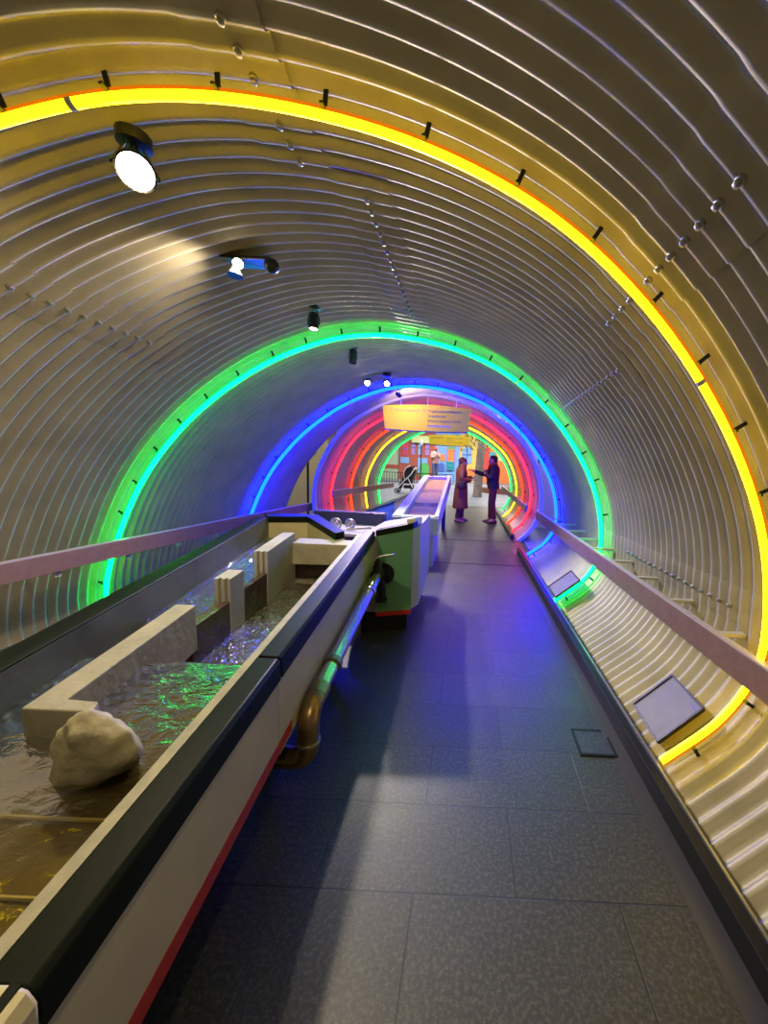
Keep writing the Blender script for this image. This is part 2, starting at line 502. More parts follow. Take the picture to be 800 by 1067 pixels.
for (y, o_) in ((7.36, .085), (7.44, .075), (7.44, .155), (7.36, .145)):
    mb.v += [shell(i, y, o_) for i in range(n2)]
for j in range(4):
    for i in range(n2 - 1):
        k = (j + 1) % 4
        mb.f.append((j * n2 + i, j * n2 + i + 1, k * n2 + i + 1, k * n2 + i))
mb.build('front_rim', SHELLRIM, w2, smooth=40)
ring('r', 'red neon ring, first in the far tunnel', REDN, 4, 8.0, PR2, 0, neon('red_neon', REDN, 9), back('red_channel', (.4, .02, .02)), 5, n2 - 4, off=.05, clip=.6, r=.024)
ring('o', 'orange neon ring between the red and yellow rings in the far tunnel', ORN, 4, 9.3, PR2, 0, neon('orange_neon', ORN, 8), back('orange_channel', (.5, .1, .02)), 5, n2 - 4, off=.05, clip=.6, r=.024)
ring('y2', 'small yellow neon ring deep in the far tunnel before the green one', YEL, 3, 10.6, PR2, 0, neon('far_yellow_neon', FYEL, 5), back('far_amber_channel', (.6, .3, .02)), 5, n2 - 4, off=.05, clip=.6, r=.024)
ring('g2', 'small green neon ring at the far end of the second tunnel', GRN, 3, 12.1, PR2, 0, neon('far_green_neon', FGRN, 5), back('far_green_channel', (.02, .4, .14)), 5, n2 - 4, off=.05, clip=.6, r=.024)

# kerbs of the second tunnel
mb = MB()
a, b = 7.5, 12.5
mb.hexa([(.84, a, fz(a) - .15), (.92, a, fz(a) - .15), (.80, b, fz(b) - .15), (.74, b, fz(b) - .15)],
        [(.84, a, fz(a) + .09), (.92, a, fz(a) + .09), (.80, b, fz(b) + .09), (.74, b, fz(b) + .09)])
struct(mb.build('baseboard_far_right', KERB, bevel=.006), 'black kerb along the right edge of the far tunnel')
par = thing('parapet_wall', 'grey green parapet with sloping top at the left of the far tunnel', 'low wall')
MB().hexa([(-2.1, 7.45, -1.45), (-1.58, 7.45, -1.45), (-1.58, 9.6, -1.36), (-2.1, 9.6, -1.36)],
          [(-2.1, 7.45, -.92), (-1.55, 7.45, -.70), (-1.55, 9.6, -.66), (-2.1, 9.6, -.88)]).build('panel', SAGE, par, bevel=.01)
mb = MB().hexa([(-2.13, 7.43, -.925), (-1.53, 7.43, -.695), (-1.53, 9.62, -.655), (-2.13, 9.62, -.885)],
               [(-2.13, 7.43, -.895), (-1.53, 7.43, -.665), (-1.53, 9.62, -.625), (-2.13, 9.62, -.855)])
mb.build('cap', NAVY, par)

# ------------------------------------------------------------------ handrails
BRK = mat('cream_bracket', (.62, .58, .44), .45)
def rail(label, A, B, h, w, wallside, br_y, wallx):
    t = thing('handrail', label, 'handrail', 'plank handrails along the tunnels')
    A = Vector(A); B = Vector(B)
    mb = MB(); q = [(-w / 2, 0), (w / 2, 0), (w / 2, -h), (-w / 2, -h)]
    mb.hexa([(A.x + a, A.y, A.z + b) for a, b in q], [(B.x + a, B.y, B.z + b) for a, b in q]).build('plank', WOOD, t, bevel=.004)
    MB().bar(A + Vector((0, 0, .004)), B + Vector((0, 0, .004)), w, .01).build('top_trim', WOODTOP, t)
    for y in br_y:
        f = (y - A.y) / (B.y - A.y); p = A.lerp(B, f) - Vector((0, 0, .035 if wallside > 0 else .13))
        d = wallside * w / 2
        q = Vector((wallx, y, p.z))
        b_ = MB().bar(p + Vector((d, 0, .012)), q + Vector((0, 0, .012)), .04, .02)
        b_.bar(p + Vector((d * 1.15, 0, -.07)), p + Vector((d * 1.15, 0, .02)), .012, .05, (0, 1, 0))
        b_.build('bracket', BRK, t)
    return t


ry = lambda y: (1.49 - .04 * y, y, -.92 + .0365 * y)
rail('long brown plank handrail on the right of the corrugated tunnel', ry(-1.0), ry(6.75), .155, .04, 1, [.55 + .5 * k for k in range(12)], 1.60)
rail('long brown plank handrail on the left behind the water table', (-3.30, -.9, -.79), (-3.28, 7.6, -.79), .15, .04, -1, [.4 + .62 * k for k in range(9)], -3.63)
rail('short pale handrail on the right inside the far tunnel', (1.16, 7.7, -.66), (1.02, 12.4, -.44), .14, .04, 1, [8.2, 9.4, 10.7, 12.0], 1.3)
rail('short pale handrail on the left inside the far tunnel', (-2.86, 7.6, -.52), (-2.62, 12.4, -.50), .14, .04, -1, [8.2, 9.4, 10.7, 12.0], -3.05)

# ------------------------------------------------------------------ water table
def rz(y): return -.86 + .103 * y                  # plane of its rim
tank = thing('water_table', 'long cream water trough with black rim and red stripe left of the walkway', 'water table')
RO = lambda y: -.628 - .058 * (y - .45) if y > 1.31 else -.625 - .062 * (y - .3)
RO = lambda y: -.600 - .066 * y                   # outer edge of the right rim
RB = lambda y: RO(y) - .088                        # black / cream boundary
RI = lambda y: RO(y) - .118                        # inner edge of the cream liner
LI = lambda y: -1.42 - .143 * y                    # inner edge of the left rim
LO = lambda y: LI(y) - .095


def strip(ya, yb, xs_a, xs_b, za, zb, na=0):
    """prism between two cross-sections given as lists of (x, dz below rim)"""
    A = [(x, ya, rz(ya) + d) for x, d in xs_a]; B = [(x, yb, rz(yb) + d) for x, d in xs_b]
    return MB().hexa(A, B)


def rsec(y): return [(RB(y), 0.0), (RO(y) - .012, 0.0), (RO(y), -.012), (RO(y) + .002, -.085), (RO(y) - .02, -.085), (RB(y), -.03)]
for ya, yb in ((.472, 1.305), (1.315, 3.1)):
    strip(ya, yb, rsec(ya), rsec(yb), 0, 0).build('rim', RIM, tank, smooth=25, bevel=.004)
def csec(y): return [(RI(y), .0), (RB(y), .0), (RB(y), -.05), (RI(y) + .004, -.42), (RI(y) - .004, -.42)]
strip(.3, 3.0, csec(.3), csec(3.0), 0, 0).build('liner_edge', CREAMRIM, tank)
def lsec(y): return [(LO(y), 0.0), (LI(y) - .03, 0.0), (LI(y), -.012), (LI(y), -.06), (LO(y) + .02, -.06), (LO(y), -.05)]
strip(-.3, 3.42, lsec(-.3), lsec(3.42), 0, 0).build('rim', RIM, tank, smooth=25, bevel=.004)
# back rim: straight piece, then a chamfer towards the walkway
mb = MB()
back_pts = [(LO(3.45), 3.56), (-1.52, 3.62), (-1.05, 3.06)]
inn_pts = [(LI(3.38), 3.44), (-1.56, 3.50), (-1.10, 2.98)]
def b3(p, d): return (p[0], p[1], rz(p[1]) + d)
for k in range(2):
    a0, a1, b0, b1 = back_pts[k], back_pts[k + 1], inn_pts[k], inn_pts[k + 1]
    mb.hexa([b3(a0, -.06), b3(a1, -.06), b3(b1, -.06), b3(b0, -.06)], [b3(a0, 0), b3(a1, 0), b3(b1, 0), b3(b0, 0)])
mb.build('rim', RIM, tank, bevel=.004)
mb = MB()
for k in range(2):
    a0, a1, b0, b1 = back_pts[k], back_pts[k + 1], inn_pts[k], inn_pts[k + 1]
    mb.hexa([b3(a0, -.45), b3(a1, -.45), b3(b1, -.45), b3(b0, -.45)], [b3(a0, -.06), b3(a1, -.06), b3(b1, -.06), b3(b0, -.06)])
mb.build('back_wall', CREAM, tank)
# outer panels and red stripe
def psec(y, d0, d1): return [(RO(y) - .012, d0), (RO(y) - .012, d1), (RO(y) - .03, d1), (RO(y) - .03, d0)]
strip(-.5, 1.305, psec(-.5, -.06, -.365), psec(1.305, -.06, -.345), 0, 0).build('side_panel', CREAM, tank)
strip(1.31, 3.1, psec(1.31, -.06, -.40), psec(3.1, -.06, -.42), 0, 0).build('side_panel', CREAM, tank)
def qsec(y, d0, d1): return [(RO(y) - .009, d0), (RO(y) - .009, d1), (RO(y) - .03, d1), (RO(y) - .03, d0)]
strip(-.5, 1.42, qsec(-.5, -.365, -.43), qsec(1.42, -.343, -.385), 0, 0).build('red_stripe', RED, tank)
# left and outer walls, deck
def wsec(y): return [(LI(y) + .002, -.02), (LI(y) + .012, -.44), (LI(y) - .02, -.44), (LI(y) - .02, -.02)]
strip(-.3, 3.44, wsec(-.3), wsec(3.44), 0, 0).build('inner_wall', LINER, tank)
def osec(y): return [(LO(y) + .02, -.04), (LO(y) + .02, -.5), (LO(y) + .04, -.5), (LO(y) + .04, -.04)]
strip(-.3, 3.5, osec(-.3), osec(3.5), 0, 0).build('outer_wall', CREAM, tank)
# near pool bed, lower channel, upper lane
def bed(ya, yb, xa0, xa1, xb0, xb1, da, db, th=.05):
    return MB().hexa([(xa0, ya, rz(ya) + da - th), (xa1, ya, rz(ya) + da - th), (xb1, yb, rz(yb) + db - th), (xb0, yb, rz(yb) + db - th)],
                     [(xa0, ya, rz(ya) + da), (xa1, ya, rz(ya) + da), (xb1, yb, rz(yb) + db), (xb0, yb, rz(yb) + db)])
bed(-.3, 1.50, LI(-.3), RI(-.3), LI(1.5), RI(1.5), -.19, -.235).build('pool_bed', BASIN, tank)
mb = MB()
for y in (.71, .88):
    mb.hexa([(LI(y), y, rz(y) - .212), (RI(y), y + .004, rz(y) - .212), (RI(y), y + .009, rz(y) - .212), (LI(y), y + .005, rz(y) - .212)],
            [(LI(y), y, rz(y) - .204), (RI(y), y + .004, rz(y) - .204), (RI(y), y + .009, rz(y) - .204), (LI(y), y + .005, rz(y) - .204)])
mb.build('bed_joint', GROUT, tank)
MB().hexa([(-1.40, 1.47, rz(1.5) - .42), (RI(1.5), 1.47, rz(1.5) - .42), (RI(1.5), 1.51, rz(1.5) - .42), (-1.40, 1.51, rz(1.5) - .42)],
          [(-1.40, 1.47, rz(1.5) - .165), (RI(1.5), 1.47, rz(1.5) - .165), (RI(1.5), 1.51, rz(1.5) - .17), (-1.40, 1.51, rz(1.5) - .17)]).build('spill_edge', WETBROWN, tank)
bed(1.5, 2.1, -1.43, RI(1.5), -1.43, RI(2.1), -.40, -.40).build('channel_bed', WETSLAB, tank)
bed(2.1, 3.2, -1.43, RI(2.1), -1.43, -.95, -.385, -.385, .07).build('channel_bed', WETSLAB, tank)
bed(1.6, 3.45, LI(1.6), -1.43, LI(3.45), -1.43, -.24, -.23).build('lane_bed', BASIN, tank)
# divider: L-shaped concrete bar, weirs and posts
def blk(pts, dz0, dz1):
    return MB().hexa([(x, y, rz(y) + dz0) for x, y in pts], [(x, y, rz(y) + dz1) for x, y in pts])
blk([(-1.40, 1.08), (-1.175, 1.08), (-1.195, 1.125), (-1.305, 1.13), (-1.375, 1.80), (-1.475, 1.80)], -.30, -.06).build('divider_bar', CONC, tank, bevel=.005)
blk([(-1.40, 1.80), (-1.40, 2.10), (-1.445, 2.10), (-1.445, 1.80)], -.42, -.185).build('weir', WETBROWN, tank, bevel=.004)
blk([(-1.40, 2.23), (-1.40, 2.50), (-1.445, 2.50), (-1.445, 2.23)], -.42, -.165).build('weir', WETBROWN, tank, bevel=.004)
def post(y0, y1, top0, top1):
    mb = MB()
    x0, x1 = -1.49, -1.395
    # front face carries two vertical stop-log grooves
    f = [(x0, y0), (x0 + .022, y0), (x0 + .026, y0 + .02), (x0 + .040, y0 + .02), (x0 + .044, y0), (x0 + .060, y0), (x0 + .064, y0 + .02), (x0 + .078, y0 + .02), (x0 + .082, y0), (x1, y0)]
    pts = f + [(x1, y1), (x0, y1)]
    mb.hexa([(x, y, rz(y) - .44) for x, y in pts], [(x, y, rz(y) + (top0 if y < (y0 + y1) / 2 else top1)) for x, y in pts])
    return mb
post(2.10, 2.23, -.048, -.042).build('gate_post', CONCLAV, tank)
post(2.50, 2.90, -.014, .012).build('gate_post', CONCLAV, tank)
MB().hexa([(-1.40, 2.86, rz(2.9) - .235), (-.86, 2.86, rz(2.9) - .225), (-.86, 3.0, rz(3) - .225), (-1.40, 3.0, rz(3) - .235)],
          [(-1.40, 2.86, rz(2.9) - .062), (-.86, 2.86, rz(2.9) - .062), (-.86, 3.0, rz(3) - .058), (-1.40, 3.0, rz(3) - .058)]).build('sluice_beam', CONC, tank, bevel=.005)
# rounded end piece of the rim at the near corner
def capsec(y): return [(RO(y) + .006, -.09), (RO(y) + .008, -.015), (RO(y) - .004, .006), (RO(y) - .025, .014), (RB(y), .012), (RB(y), -.09)]
cap = strip(.16, .468, capsec(.16), capsec(.468), 0, 0).build('end_cap', CREAM, tank, smooth=30, bevel=.006)
strip(.18, .455, [(RO(.18) - .062, .012), (RO(.18) - .040, .012), (RO(.18) - .040, .018), (RO(.18) - .062, .018)], [(RO(.455) - .062, .012), (RO(.455) - .040, .012), (RO(.455) - .040, .018), (RO(.455) - .062, .018)], 0, 0).build('yellow_stripe', mat('stripe_yellow', (.8, .62, .03), .4), cap)
strip(.17, .467, [(RO(.17) - .030, .008), (RO(.17) - .016, .004), (RO(.17) - .016, .013), (RO(.17) - .030, .017)], [(RO(.467) - .030, .008), (RO(.467) - .016, .004), (RO(.467) - .016, .013), (RO(.467) - .030, .017)], 0, 0).build('black_gap', RIM, cap)
MB().hexa([(-1.49, 3.0, rz(3) - .44), (-.85, 3.0, rz(3) - .44), (-.85, 3.03, rz(3) - .44), (-1.49, 3.03, rz(3) - .44)],
          [(-1.49, 3.0, rz(3) - .2), (-.85, 3.0, rz(3) - .2), (-.85, 3.03, rz(3) - .2), (-1.49, 3.03, rz(3) - .2)]).build('cavity_wall', WETBROWN, tank)
# legs and base plinth
for x, y in ((-.86, .25), (-.98, 1.7), (-1.05, 2.6), (-1.6, .3), (-1.8, 1.7), (-1.9, 2.9)):
    MB().box(x - .025, x + .025, y - .025, y + .025, fz(y) - .002, rz(y) - .4).build('leg', DARKMETAL, tank)
mb = MB().hexa([(-1.6, .1, fz(.1) - .002), (-.93, .1, fz(.1) - .002), (-.93, 1.30, fz(1.3) - .002), (-1.6, 1.30, fz(1.3) - .002)],
               [(-1.6, .1, fz(.1) + .05), (-.93, .1, fz(.1) + .05), (-.93, 1.30, fz(1.3) + .05), (-1.6, 1.30, fz(1.3) + .05)])
pl = mb.build('plinth', KERB, tank)
MB().bar((-.915, 1.05, fz(1.05) + .05), (-.915, 1.31, fz(1.31) + .05), .012, .01).build('edge_trim', CREAM, pl)
# drain pipe and valve on the walkway side
A = Vector((-.675, 1.60, -1.06)); B = Vector((-.735, 2.90, -.885))
pipe = MB().tube([A, B], .038, 18).build('pipe', PIPEM, tank, smooth=50)
d = (B - A).normalized()
for f in (.0, .17, .80):
    p = A + (B - A) * f
    MB().lathe([(.040, -.02), (.048, -.018), (.048, .018), (.040, .02)], p, d, 18).build('collar', BRASS if f < .5 else STEEL, pipe, smooth=40)
el = [A + d * .16 * (1 - k / 2) - d * .0 for k in range(0)]
C0 = A - d * .02
pts = [A + d * .05, A - d * .03]
for k in range(1, 9):
    a = k / 8 * PI / 2
    pts.append(A - d * .03 - d * .075 * math.sin(a) + Vector((0, 0, -.075 * (1 - math.cos(a)))))
e = pts[-1]
pts += [e + Vector((0, 0, -.05)), e + Vector((0, 0, -.085))]
for k in range(1, 7):
    a = k / 6 * PI / 2
    pts.append(e + Vector((-.06 * (1 - math.cos(a)), 0, -.085 - .06 * math.sin(a))))
pts.append(pts[-1] + Vector((-.14, 0, 0)))
elb = MB().tube(pts, .046, 18).build('elbow', BRASS, pipe, smooth=50)
MB().lathe([(.046, -.006), (.052, -.005), (.052, .005), (.046, .006)], e + Vector((0, 0, -.06)), (0, 0, 1), 18).build('band', STEEL, pipe, smooth=40)
V = B + d * .04
mb = MB().lathe([(.042, -.03), (.055, -.02), (.06, .03), (.05, .07)], V, d, 16)
mb.lathe([(.035, 0), (.04, .05), (.028, .075), (.028, .10), (.014, .105), (.014, .125)], V + Vector((0, 0, .02)), (0, 0, 1), 14)
mb.tube([V + Vector((.01, .05, -.02)), V + Vector((.02, .06, -.12)), V + Vector((.02, .06, -.22))], .036, 14)
mb.lathe([(.05, 0), (.05, .03)], V + Vector((.02, .06, -.24)), (0, 0, 1), 16)
val = mb.build('valve', DARKMETAL, tank, smooth=45)
MB().lathe([(.085, 0), (.09, .006), (.09, .018), (.06, .02)], V + Vector((.035, .075, 0)), (0, -1, 0), 22).build('flange', DARKMETAL, val, smooth=40)
MB().tube([V + Vector((-.02, 0, .14)), V + Vector((.02, -.005, .155)), V + Vector((.07, -.01, .17)), V + Vector((.14, -.02, .185))], [.012, .012, .011, .009], 10).build('lever', STEEL, val, smooth=50)

# water surfaces: things poured into the trough
pw = MB(); nx, ny = 40, 60
for j in range(ny + 1):
    y = -.25 + (1.485 + .25) * j / ny
    for i in range(nx + 1):
        x = LI(y) + .008 + (RI(y) - .004 - LI(y) - .008) * i / nx
        pw.v.append((x, y, rz(y) - .158 + .004 * noise.noise((x * 9, y * 16, 0))))
for j in range(ny):
    for i in range(nx):
        a = j * (nx + 1) + i; pw.f.append((a, a + 1, a + nx + 2, a + nx + 1))
tag(pw.build('pool_water', WATER, smooth=180), 'rippled shallow water filling the near pool of the trough', 'water', kind='stuff')
pw = MB(); nx, ny = 24, 70
for j in range(ny + 1):
    y = 1.53 + 1.3 * j / ny
    for i in range(nx + 1):
        x = -1.393 + (RI(y) - .006 + 1.393) * i / nx
        pw.v.append((x, y, rz(y) - .372 + .010 * noise.noise((x * 16, y * 22, 3)) + .006 * noise.noise((x * 40, y * 50, 7))))
for j in range(ny):
    for i in range(nx):
        a = j * (nx + 1) + i; pw.f.append((a, a + 1, a + nx + 2, a + nx + 1))
tag(pw.build('channel_water', WATERF, smooth=180), 'fast foaming water in the lower channel beyond the pool', 'water', kind='stuff')
pw = MB(); nx, ny = 10, 60
for j in range(ny + 1):
    y = 1.82 + 1.55 * j / ny
    for i in range(nx + 1):
        x = LI(y) + .016 + (-1.452 - LI(y) - .016) * i / nx
        if 2.08 < y < 2.25 or 2.48 < y < 2.92: x = min(x, -1.495)
        pw.v.append((x, y, rz(y) - .178 + .004 * noise.noise((x * 14, y * 18, 5))))
for j in range(ny):
    for i in range(nx):
        a = j * (nx + 1) + i; pw.f.append((a, a + 1, a + nx + 2, a + nx + 1))
tag(pw.build('lane_water', WATERF, smooth=180), 'purple lit water in the upper lane left of the weirs', 'water', kind='stuff')

# boulder
bm = bmesh.new()
hull = [(-1.163, .95, -.935), (-1.130, .95, -.784), (-1.090, .95, -.736), (-1.04, .95, -.706), (-.998, .95, -.714), (-.925, .95, -.757), (-.913, .95, -.817), (-.922, .95, -.85), (-.989, .94, -.87), (-1.042, .94, -.93), (-1.146, .94, -.94),
        (-1.06, .91, -.80), (-1.03, .905, -.75), (-.98, .91, -.745), (-.95, .915, -.775), (-1.07, .915, -.86),
        (-1.25, 1.1, -.96), (-1.22, 1.1, -.885), (-1.17, 1.1, -.855), (-1.10, 1.1, -.90), (-1.11, 1.1, -.98), (-1.24, 1.1, -1.03), (-1.12, 1.08, -1.03), (-1.0, 1.05, -.95)]
for p in hull: bm.verts.new(p)
bmesh.ops.convex_hull(bm, input=bm.verts)
bmesh.ops.triangulate(bm, faces=bm.faces)
bmesh.ops.subdivide_edges(bm, edges=bm.edges, cuts=5, use_grid_fill=True)
for it in range(1): bmesh.ops.smooth_vert(bm, verts=bm.verts, factor=.5, use_axis_x=True, use_axis_y=True, use_axis_z=True)
bm.normal_update()
for v in bm.verts:
    q = v.co
    v.co = q + v.normal * (.012 * noise.noise(q * 12) + .006 * noise.noise(q * 34) + .006)
me = bpy.data.meshes.new('boulder'); bm.to_mesh(me); bm.free()
tag(link('boulder', me, ROCK, smooth=60), 'rough tan grey boulder standing in the trough water by the concrete bar', 'rock')

# cabinet at the end of the trough
cab = thing('valve_cabinet', 'green fronted cabinet with dark sloping rim behind the valve', 'cabinet')
q0 = [(-.785, 3.12), (-.50, 3.22), (-.45, 3.32), (-.47, 4.3), (-1.0, 4.3), (-1.0, 3.12)]
MB().hexa([(x, y, -1.27 + .05 * (y - 3)) for x, y in q0], [(x, y, -.585 + .20 * (x + .785)) for x, y in q0]).build('carcass', PURP, cab)
MB().hexa([(-.785, 3.105, -1.265), (-.50, 3.205, -1.265), (-.50, 3.222, -1.265), (-.785, 3.122, -1.265)],
          [(-.785, 3.105, -.585), (-.50, 3.205, -.525), (-.50, 3.222, -.525), (-.785, 3.122, -.585)]).build('front_panel', GREENP, cab)
MB().hexa([(-.785, 3.10, -1.30), (-.50, 3.20, -1.30), (-.50, 3.225, -1.30), (-.785, 3.125, -1.30)],
          [(-.785, 3.10, -1.26), (-.50, 3.20, -1.26), (-.50, 3.225, -1.26), (-.785, 3.125, -1.26)]).build('red_stripe', RED, cab)
MB().hexa([(-.80, 3.095, -.585), (-.495, 3.195, -.525), (-.47, 3.31, -.515), (-.80, 3.22, -.585)],
          [(-.80, 3.095, -.535), (-.495, 3.195, -.475), (-.47, 3.31, -.465), (-.80, 3.22, -.535)]).build('rim', RIM, cab, bevel=.006)
MB().hexa([(-.56, 3.23, -.50), (-.485, 3.25, -.50), (-.465, 3.55, -.53), (-.54, 3.55, -.53)],
          [(-.56, 3.23, -.44), (-.485, 3.25, -.43), (-.465, 3.55, -.455), (-.54, 3.55, -.465)]).build('corner_cap', WHITE, cab, bevel=.012)
MB().hexa([(-.95, 3.2, fz(3.2) - .002), (-.55, 3.3, fz(3.3) - .002), (-.55, 4.2, fz(4.2) - .002), (-.95, 4.2, fz(4.2) - .002)],
          [(-.95, 3.2, -1.25), (-.55, 3.3, -1.25), (-.55, 4.2, -1.20), (-.95, 4.2, -1.20)]).build('plinth', KERB, cab)

# crank table with gear wheels
cr = thing('gear_table', 'navy table carrying white gear wheels between trough and far tunnel', 'exhibit table')
MB().box(-1.86, -1.02, 4.35, 4.5, -1.46, -.545).build('back_panel', NAVY, cr, bevel=.006)
MB().box(-1.62, -1.02, 3.72, 4.35, -.72, -.69).build('shelf', PURP, cr, bevel=.004)
MB().box(-1.56, -1.08, 3.80, 4.3, -1.475, -.72).build('pedestal', NAVY, cr)
for x, y, r_ in ((-1.44, 3.92, .056), (-1.305, 3.98, .050)):
    c = Vector((x, y, -.69 + r_ + .012))
    P = [c + Vector((math.cos(a) * r_, 0, math.sin(a) * r_)) for a in [2 * PI * k / 28 for k in range(28)]]
    mb = MB().tube(P, .010, 8, closed=True)
    for k in range(4):
        a = PI * k / 4; v = Vector((math.cos(a) * r_, 0, math.sin(a) * r_)); mb.bar(c - v, c + v, .008, .008)
    mb.lathe([(.03, -.02), (.03, .02)], c, (0, 1, 0), 14)
    w = mb.build('gear_wheel', KERBLIP, cr, smooth=40)
    MB().tube([c + Vector((0, -.05, 0)), c + Vector((0, .08, 0))], .007, 8).build('axle', STEEL, w)
MB().bar((-1.30, 3.85, -.67), (-1.04, 3.85, -.64), .012, .02).build('crank_bar', STEEL, cr)

# sloping sand table
PALEB = mat('pale_board', (.50, .49, .38), .5)
st = thing('sand_table', 'inclined sand trough with pale raised sides in the middle of the walkway', 'sand table')
SA, SB = 5.2, 8.5
sx0, sx1 = (-1.11, -1.10), (-.45, -.48)
def tz(y): return -.665 + (y - SA) * .163
def sloped(x0, x1, ya, yb, d0, d1, xb0=None, xb1=None):
    xb0 = x0 if xb0 is None else xb0; xb1 = x1 if xb1 is None else xb1
    return MB().hexa([(x0, ya, tz(ya) + d0), (x1, ya, tz(ya) + d0), (xb1, yb, tz(yb) + d0), (xb0, yb, tz(yb) + d0)],
                     [(x0, ya, tz(ya) + d1), (x1, ya, tz(ya) + d1), (xb1, yb, tz(yb) + d1), (xb0, yb, tz(yb) + d1)])
sloped(-1.11, -.97, SA, SB, -.25, 0, -1.10, -.97).build('side_board', SAGE, st, bevel=.008)  # white board, green ring's light painted into its colour
sloped(-.51, -.45, SA, SB, -.25, .01, -.56, -.48).build('side_board', PALEB, st, bevel=.008)
sloped(-.97, -.51, SA, SA + .06, -.25, -.005).build('end_board', SAGE, st, bevel=.006)
sloped(-.97, -.56, SB - .06, SB, -.25, -.02).build('end_board', WHITE, st, bevel=.006)
sloped(-1.11, -.45, SA - .02, SA, -.26, -.02).build('front_skirt', PURP, st)  # white skirt, lilac of the neon light painted in
sb = MB(); nx, ny = 10, 60
for j in range(ny + 1):
    y = SA + .06 + (SB - .12 - SA) * j / ny
    for i in range(nx + 1):
        x = -.97 + (.46 if j < ny else .46) * i / nx
        u_ = (j / ny * 3) % 1
        sb.v.append((x, y, tz(y) - .09 - .05 * u_ + .006 * noise.noise((x * 8, y * 8, 1))))
for j in range(ny):
    for i in range(nx):
        a = j * (nx + 1) + i; sb.f.append((a, a + 1, a + nx + 2, a + nx + 1))
sb.build('sand_bed', SAND, st, smooth=40)
sloped(-.98, -.50, SA + .05, SB - .05, -.25, -.22).build('base_board', WHITE, st)
MB().hexa([(-.95, 5.3, fz(5.3) - .002), (-.53, 5.3, fz(5.3) - .002), (-.53, 6.2, fz(6.2) - .002), (-.95, 6.2, fz(6.2) - .002)],
          [(-.95, 5.3, tz(5.3) - .25), (-.53, 5.3, tz(5.3) - .25), (-.53, 6.2, tz(6.2) - .25), (-.95, 6.2, tz(6.2) - .25)]).build('pedestal', PURP, st)
for x in (-1.0, -.6):
    MB().box(x - .04, x + .04, 8.2, 8.28, fz(8.2) - .002, tz(8.2) - .25).build('leg', NAVY, st)

# tilted graphic panels between kerb and tunnel wall
for lab, ya, yb, xa, xb in (('near pale graphic panel leaning by the kerb below the yellow ring', 1.87, 2.18, 1.075, 1.30), ('distant pale graphic panel leaning by the kerb beside the green ring', 3.98, 4.34, .985, 1.24)):
    g = thing('graphic_panel', lab, 'panel', 'graphic panels along the right kerb')
    za, zb = fz(ya) + .115, fz(ya) + .32
    q = [(xa, ya, za), (xb, ya, zb), (xb, yb, zb + .01), (xa, yb, za + .01)]
    nn = Vector((-(zb - za), 0, xb - xa)).normalized()
    MB().hexa([Vector(p) - nn * .006 for p in q], [Vector(p) + nn * .002 for p in q]).build('face', PLEX, g)
    fr_ = MB()
    for k in range(4): fr_.bar(Vector(q[k]), Vector(q[(k + 1) % 4]), .012, .02, nn)
    fr_.build('frame', DARKMETAL, g)
    if ya < 3:
        a = Vector(q[1]) * .88 + Vector(q[0]) * .12 + nn * .004 + Vector((0, .02, 0)); b = a + Vector((.022, .035, .02)) * 1.0
        MB().bar(a, Vector((a.x + .004, a.y + .05, a.z + .004)), .006, .003, nn).build('blue_mark', mat('blue_mark', (.03, .03, .8), .4), g)

# ------------------------------------------------------------------ lamps
def can(label, wall, aim, r, L, on, group='spotlights on the tunnel ceiling', fork=True):
    """a spotlight: canopy on the wall, fork arms, housing, lens"""
    t = thing('ceiling_spotlight', label, 'spotlight', group)
    wall = Vector(wall); d = Vector(aim).normalized(); piv = wall + Vector((0, 0, -.10))
    MB().lathe([(.06, .03), (.06, -.012), (.02, -.02)], wall, (0, 0, 1), 16).build('canopy', LAMPB, t, smooth=40)
    mb = MB(); sx = d.cross(Vector((0, 0, 1)))
    if sx.length < .2: sx = Vector((1, 0, 0))
    sx.normalize()
    for s_ in (-1, 1):
        mb.bar(wall + sx * s_ * .02, piv + sx * s_ * (r + .008), .012, .006, sx)
        mb.bar(piv + sx * s_ * (r + .008), piv + sx * s_ * (r + .008) + d * .05, .012, .006, sx)
    mb.bar(wall, wall + Vector((0, 0, -.03)), .02, .02, (1, 0, 0))
    mb.build('fork', LAMPB, t)
    c = piv + d * (-L * .4)
    MB().lathe([(r * .55, 0), (r * .9, L * .12), (r * .95, L * .5), (r, L * .55), (r, L), (r * .9, L), (r * .86, L * .86)], c, d, 18).build('housing', LAMPB, t, smooth=40)
    MB().lathe([(r * .5, L * .90), (r * .88, L * .91), (r * .8, L * .94), (r * .3, L * .97)], c, d, 18).build('lens', on if on else GLASSOFF, t, smooth=60)
    return c + d * L


def spot(loc, aim, watts, ang, col=(1, .93, .82), blend=.6, size=.04):
    l = bpy.data.lights.new('lamp_beam', 'SPOT'); l.energy = watts; l.spot_size = R(ang); l.spot_blend = blend; l.color = col; l.shadow_soft_size = size
    o = bpy.data.objects.new('lamp_beam', l); COL.objects.link(o)
    l.energy *= 2.2; o.location = loc; o.rotation_euler = Vector(aim).to_track_quat('-Z', 'Y').to_euler()
    LIGHTS.append(o); return o


LIGHTS = []
# flood lamp close behind the yellow ring, shining towards us
e = can('brightest floodlight beside the yellow ring, shining straight at the camera', (-1.44, 1.66, 1.275), (.62, -.70, -.62), .066, .12, LAMPON)
spot(e + Vector((.02, -.02, -.02)), (-.25, -.15, -.9), 52, 172, (1, .82, .50))
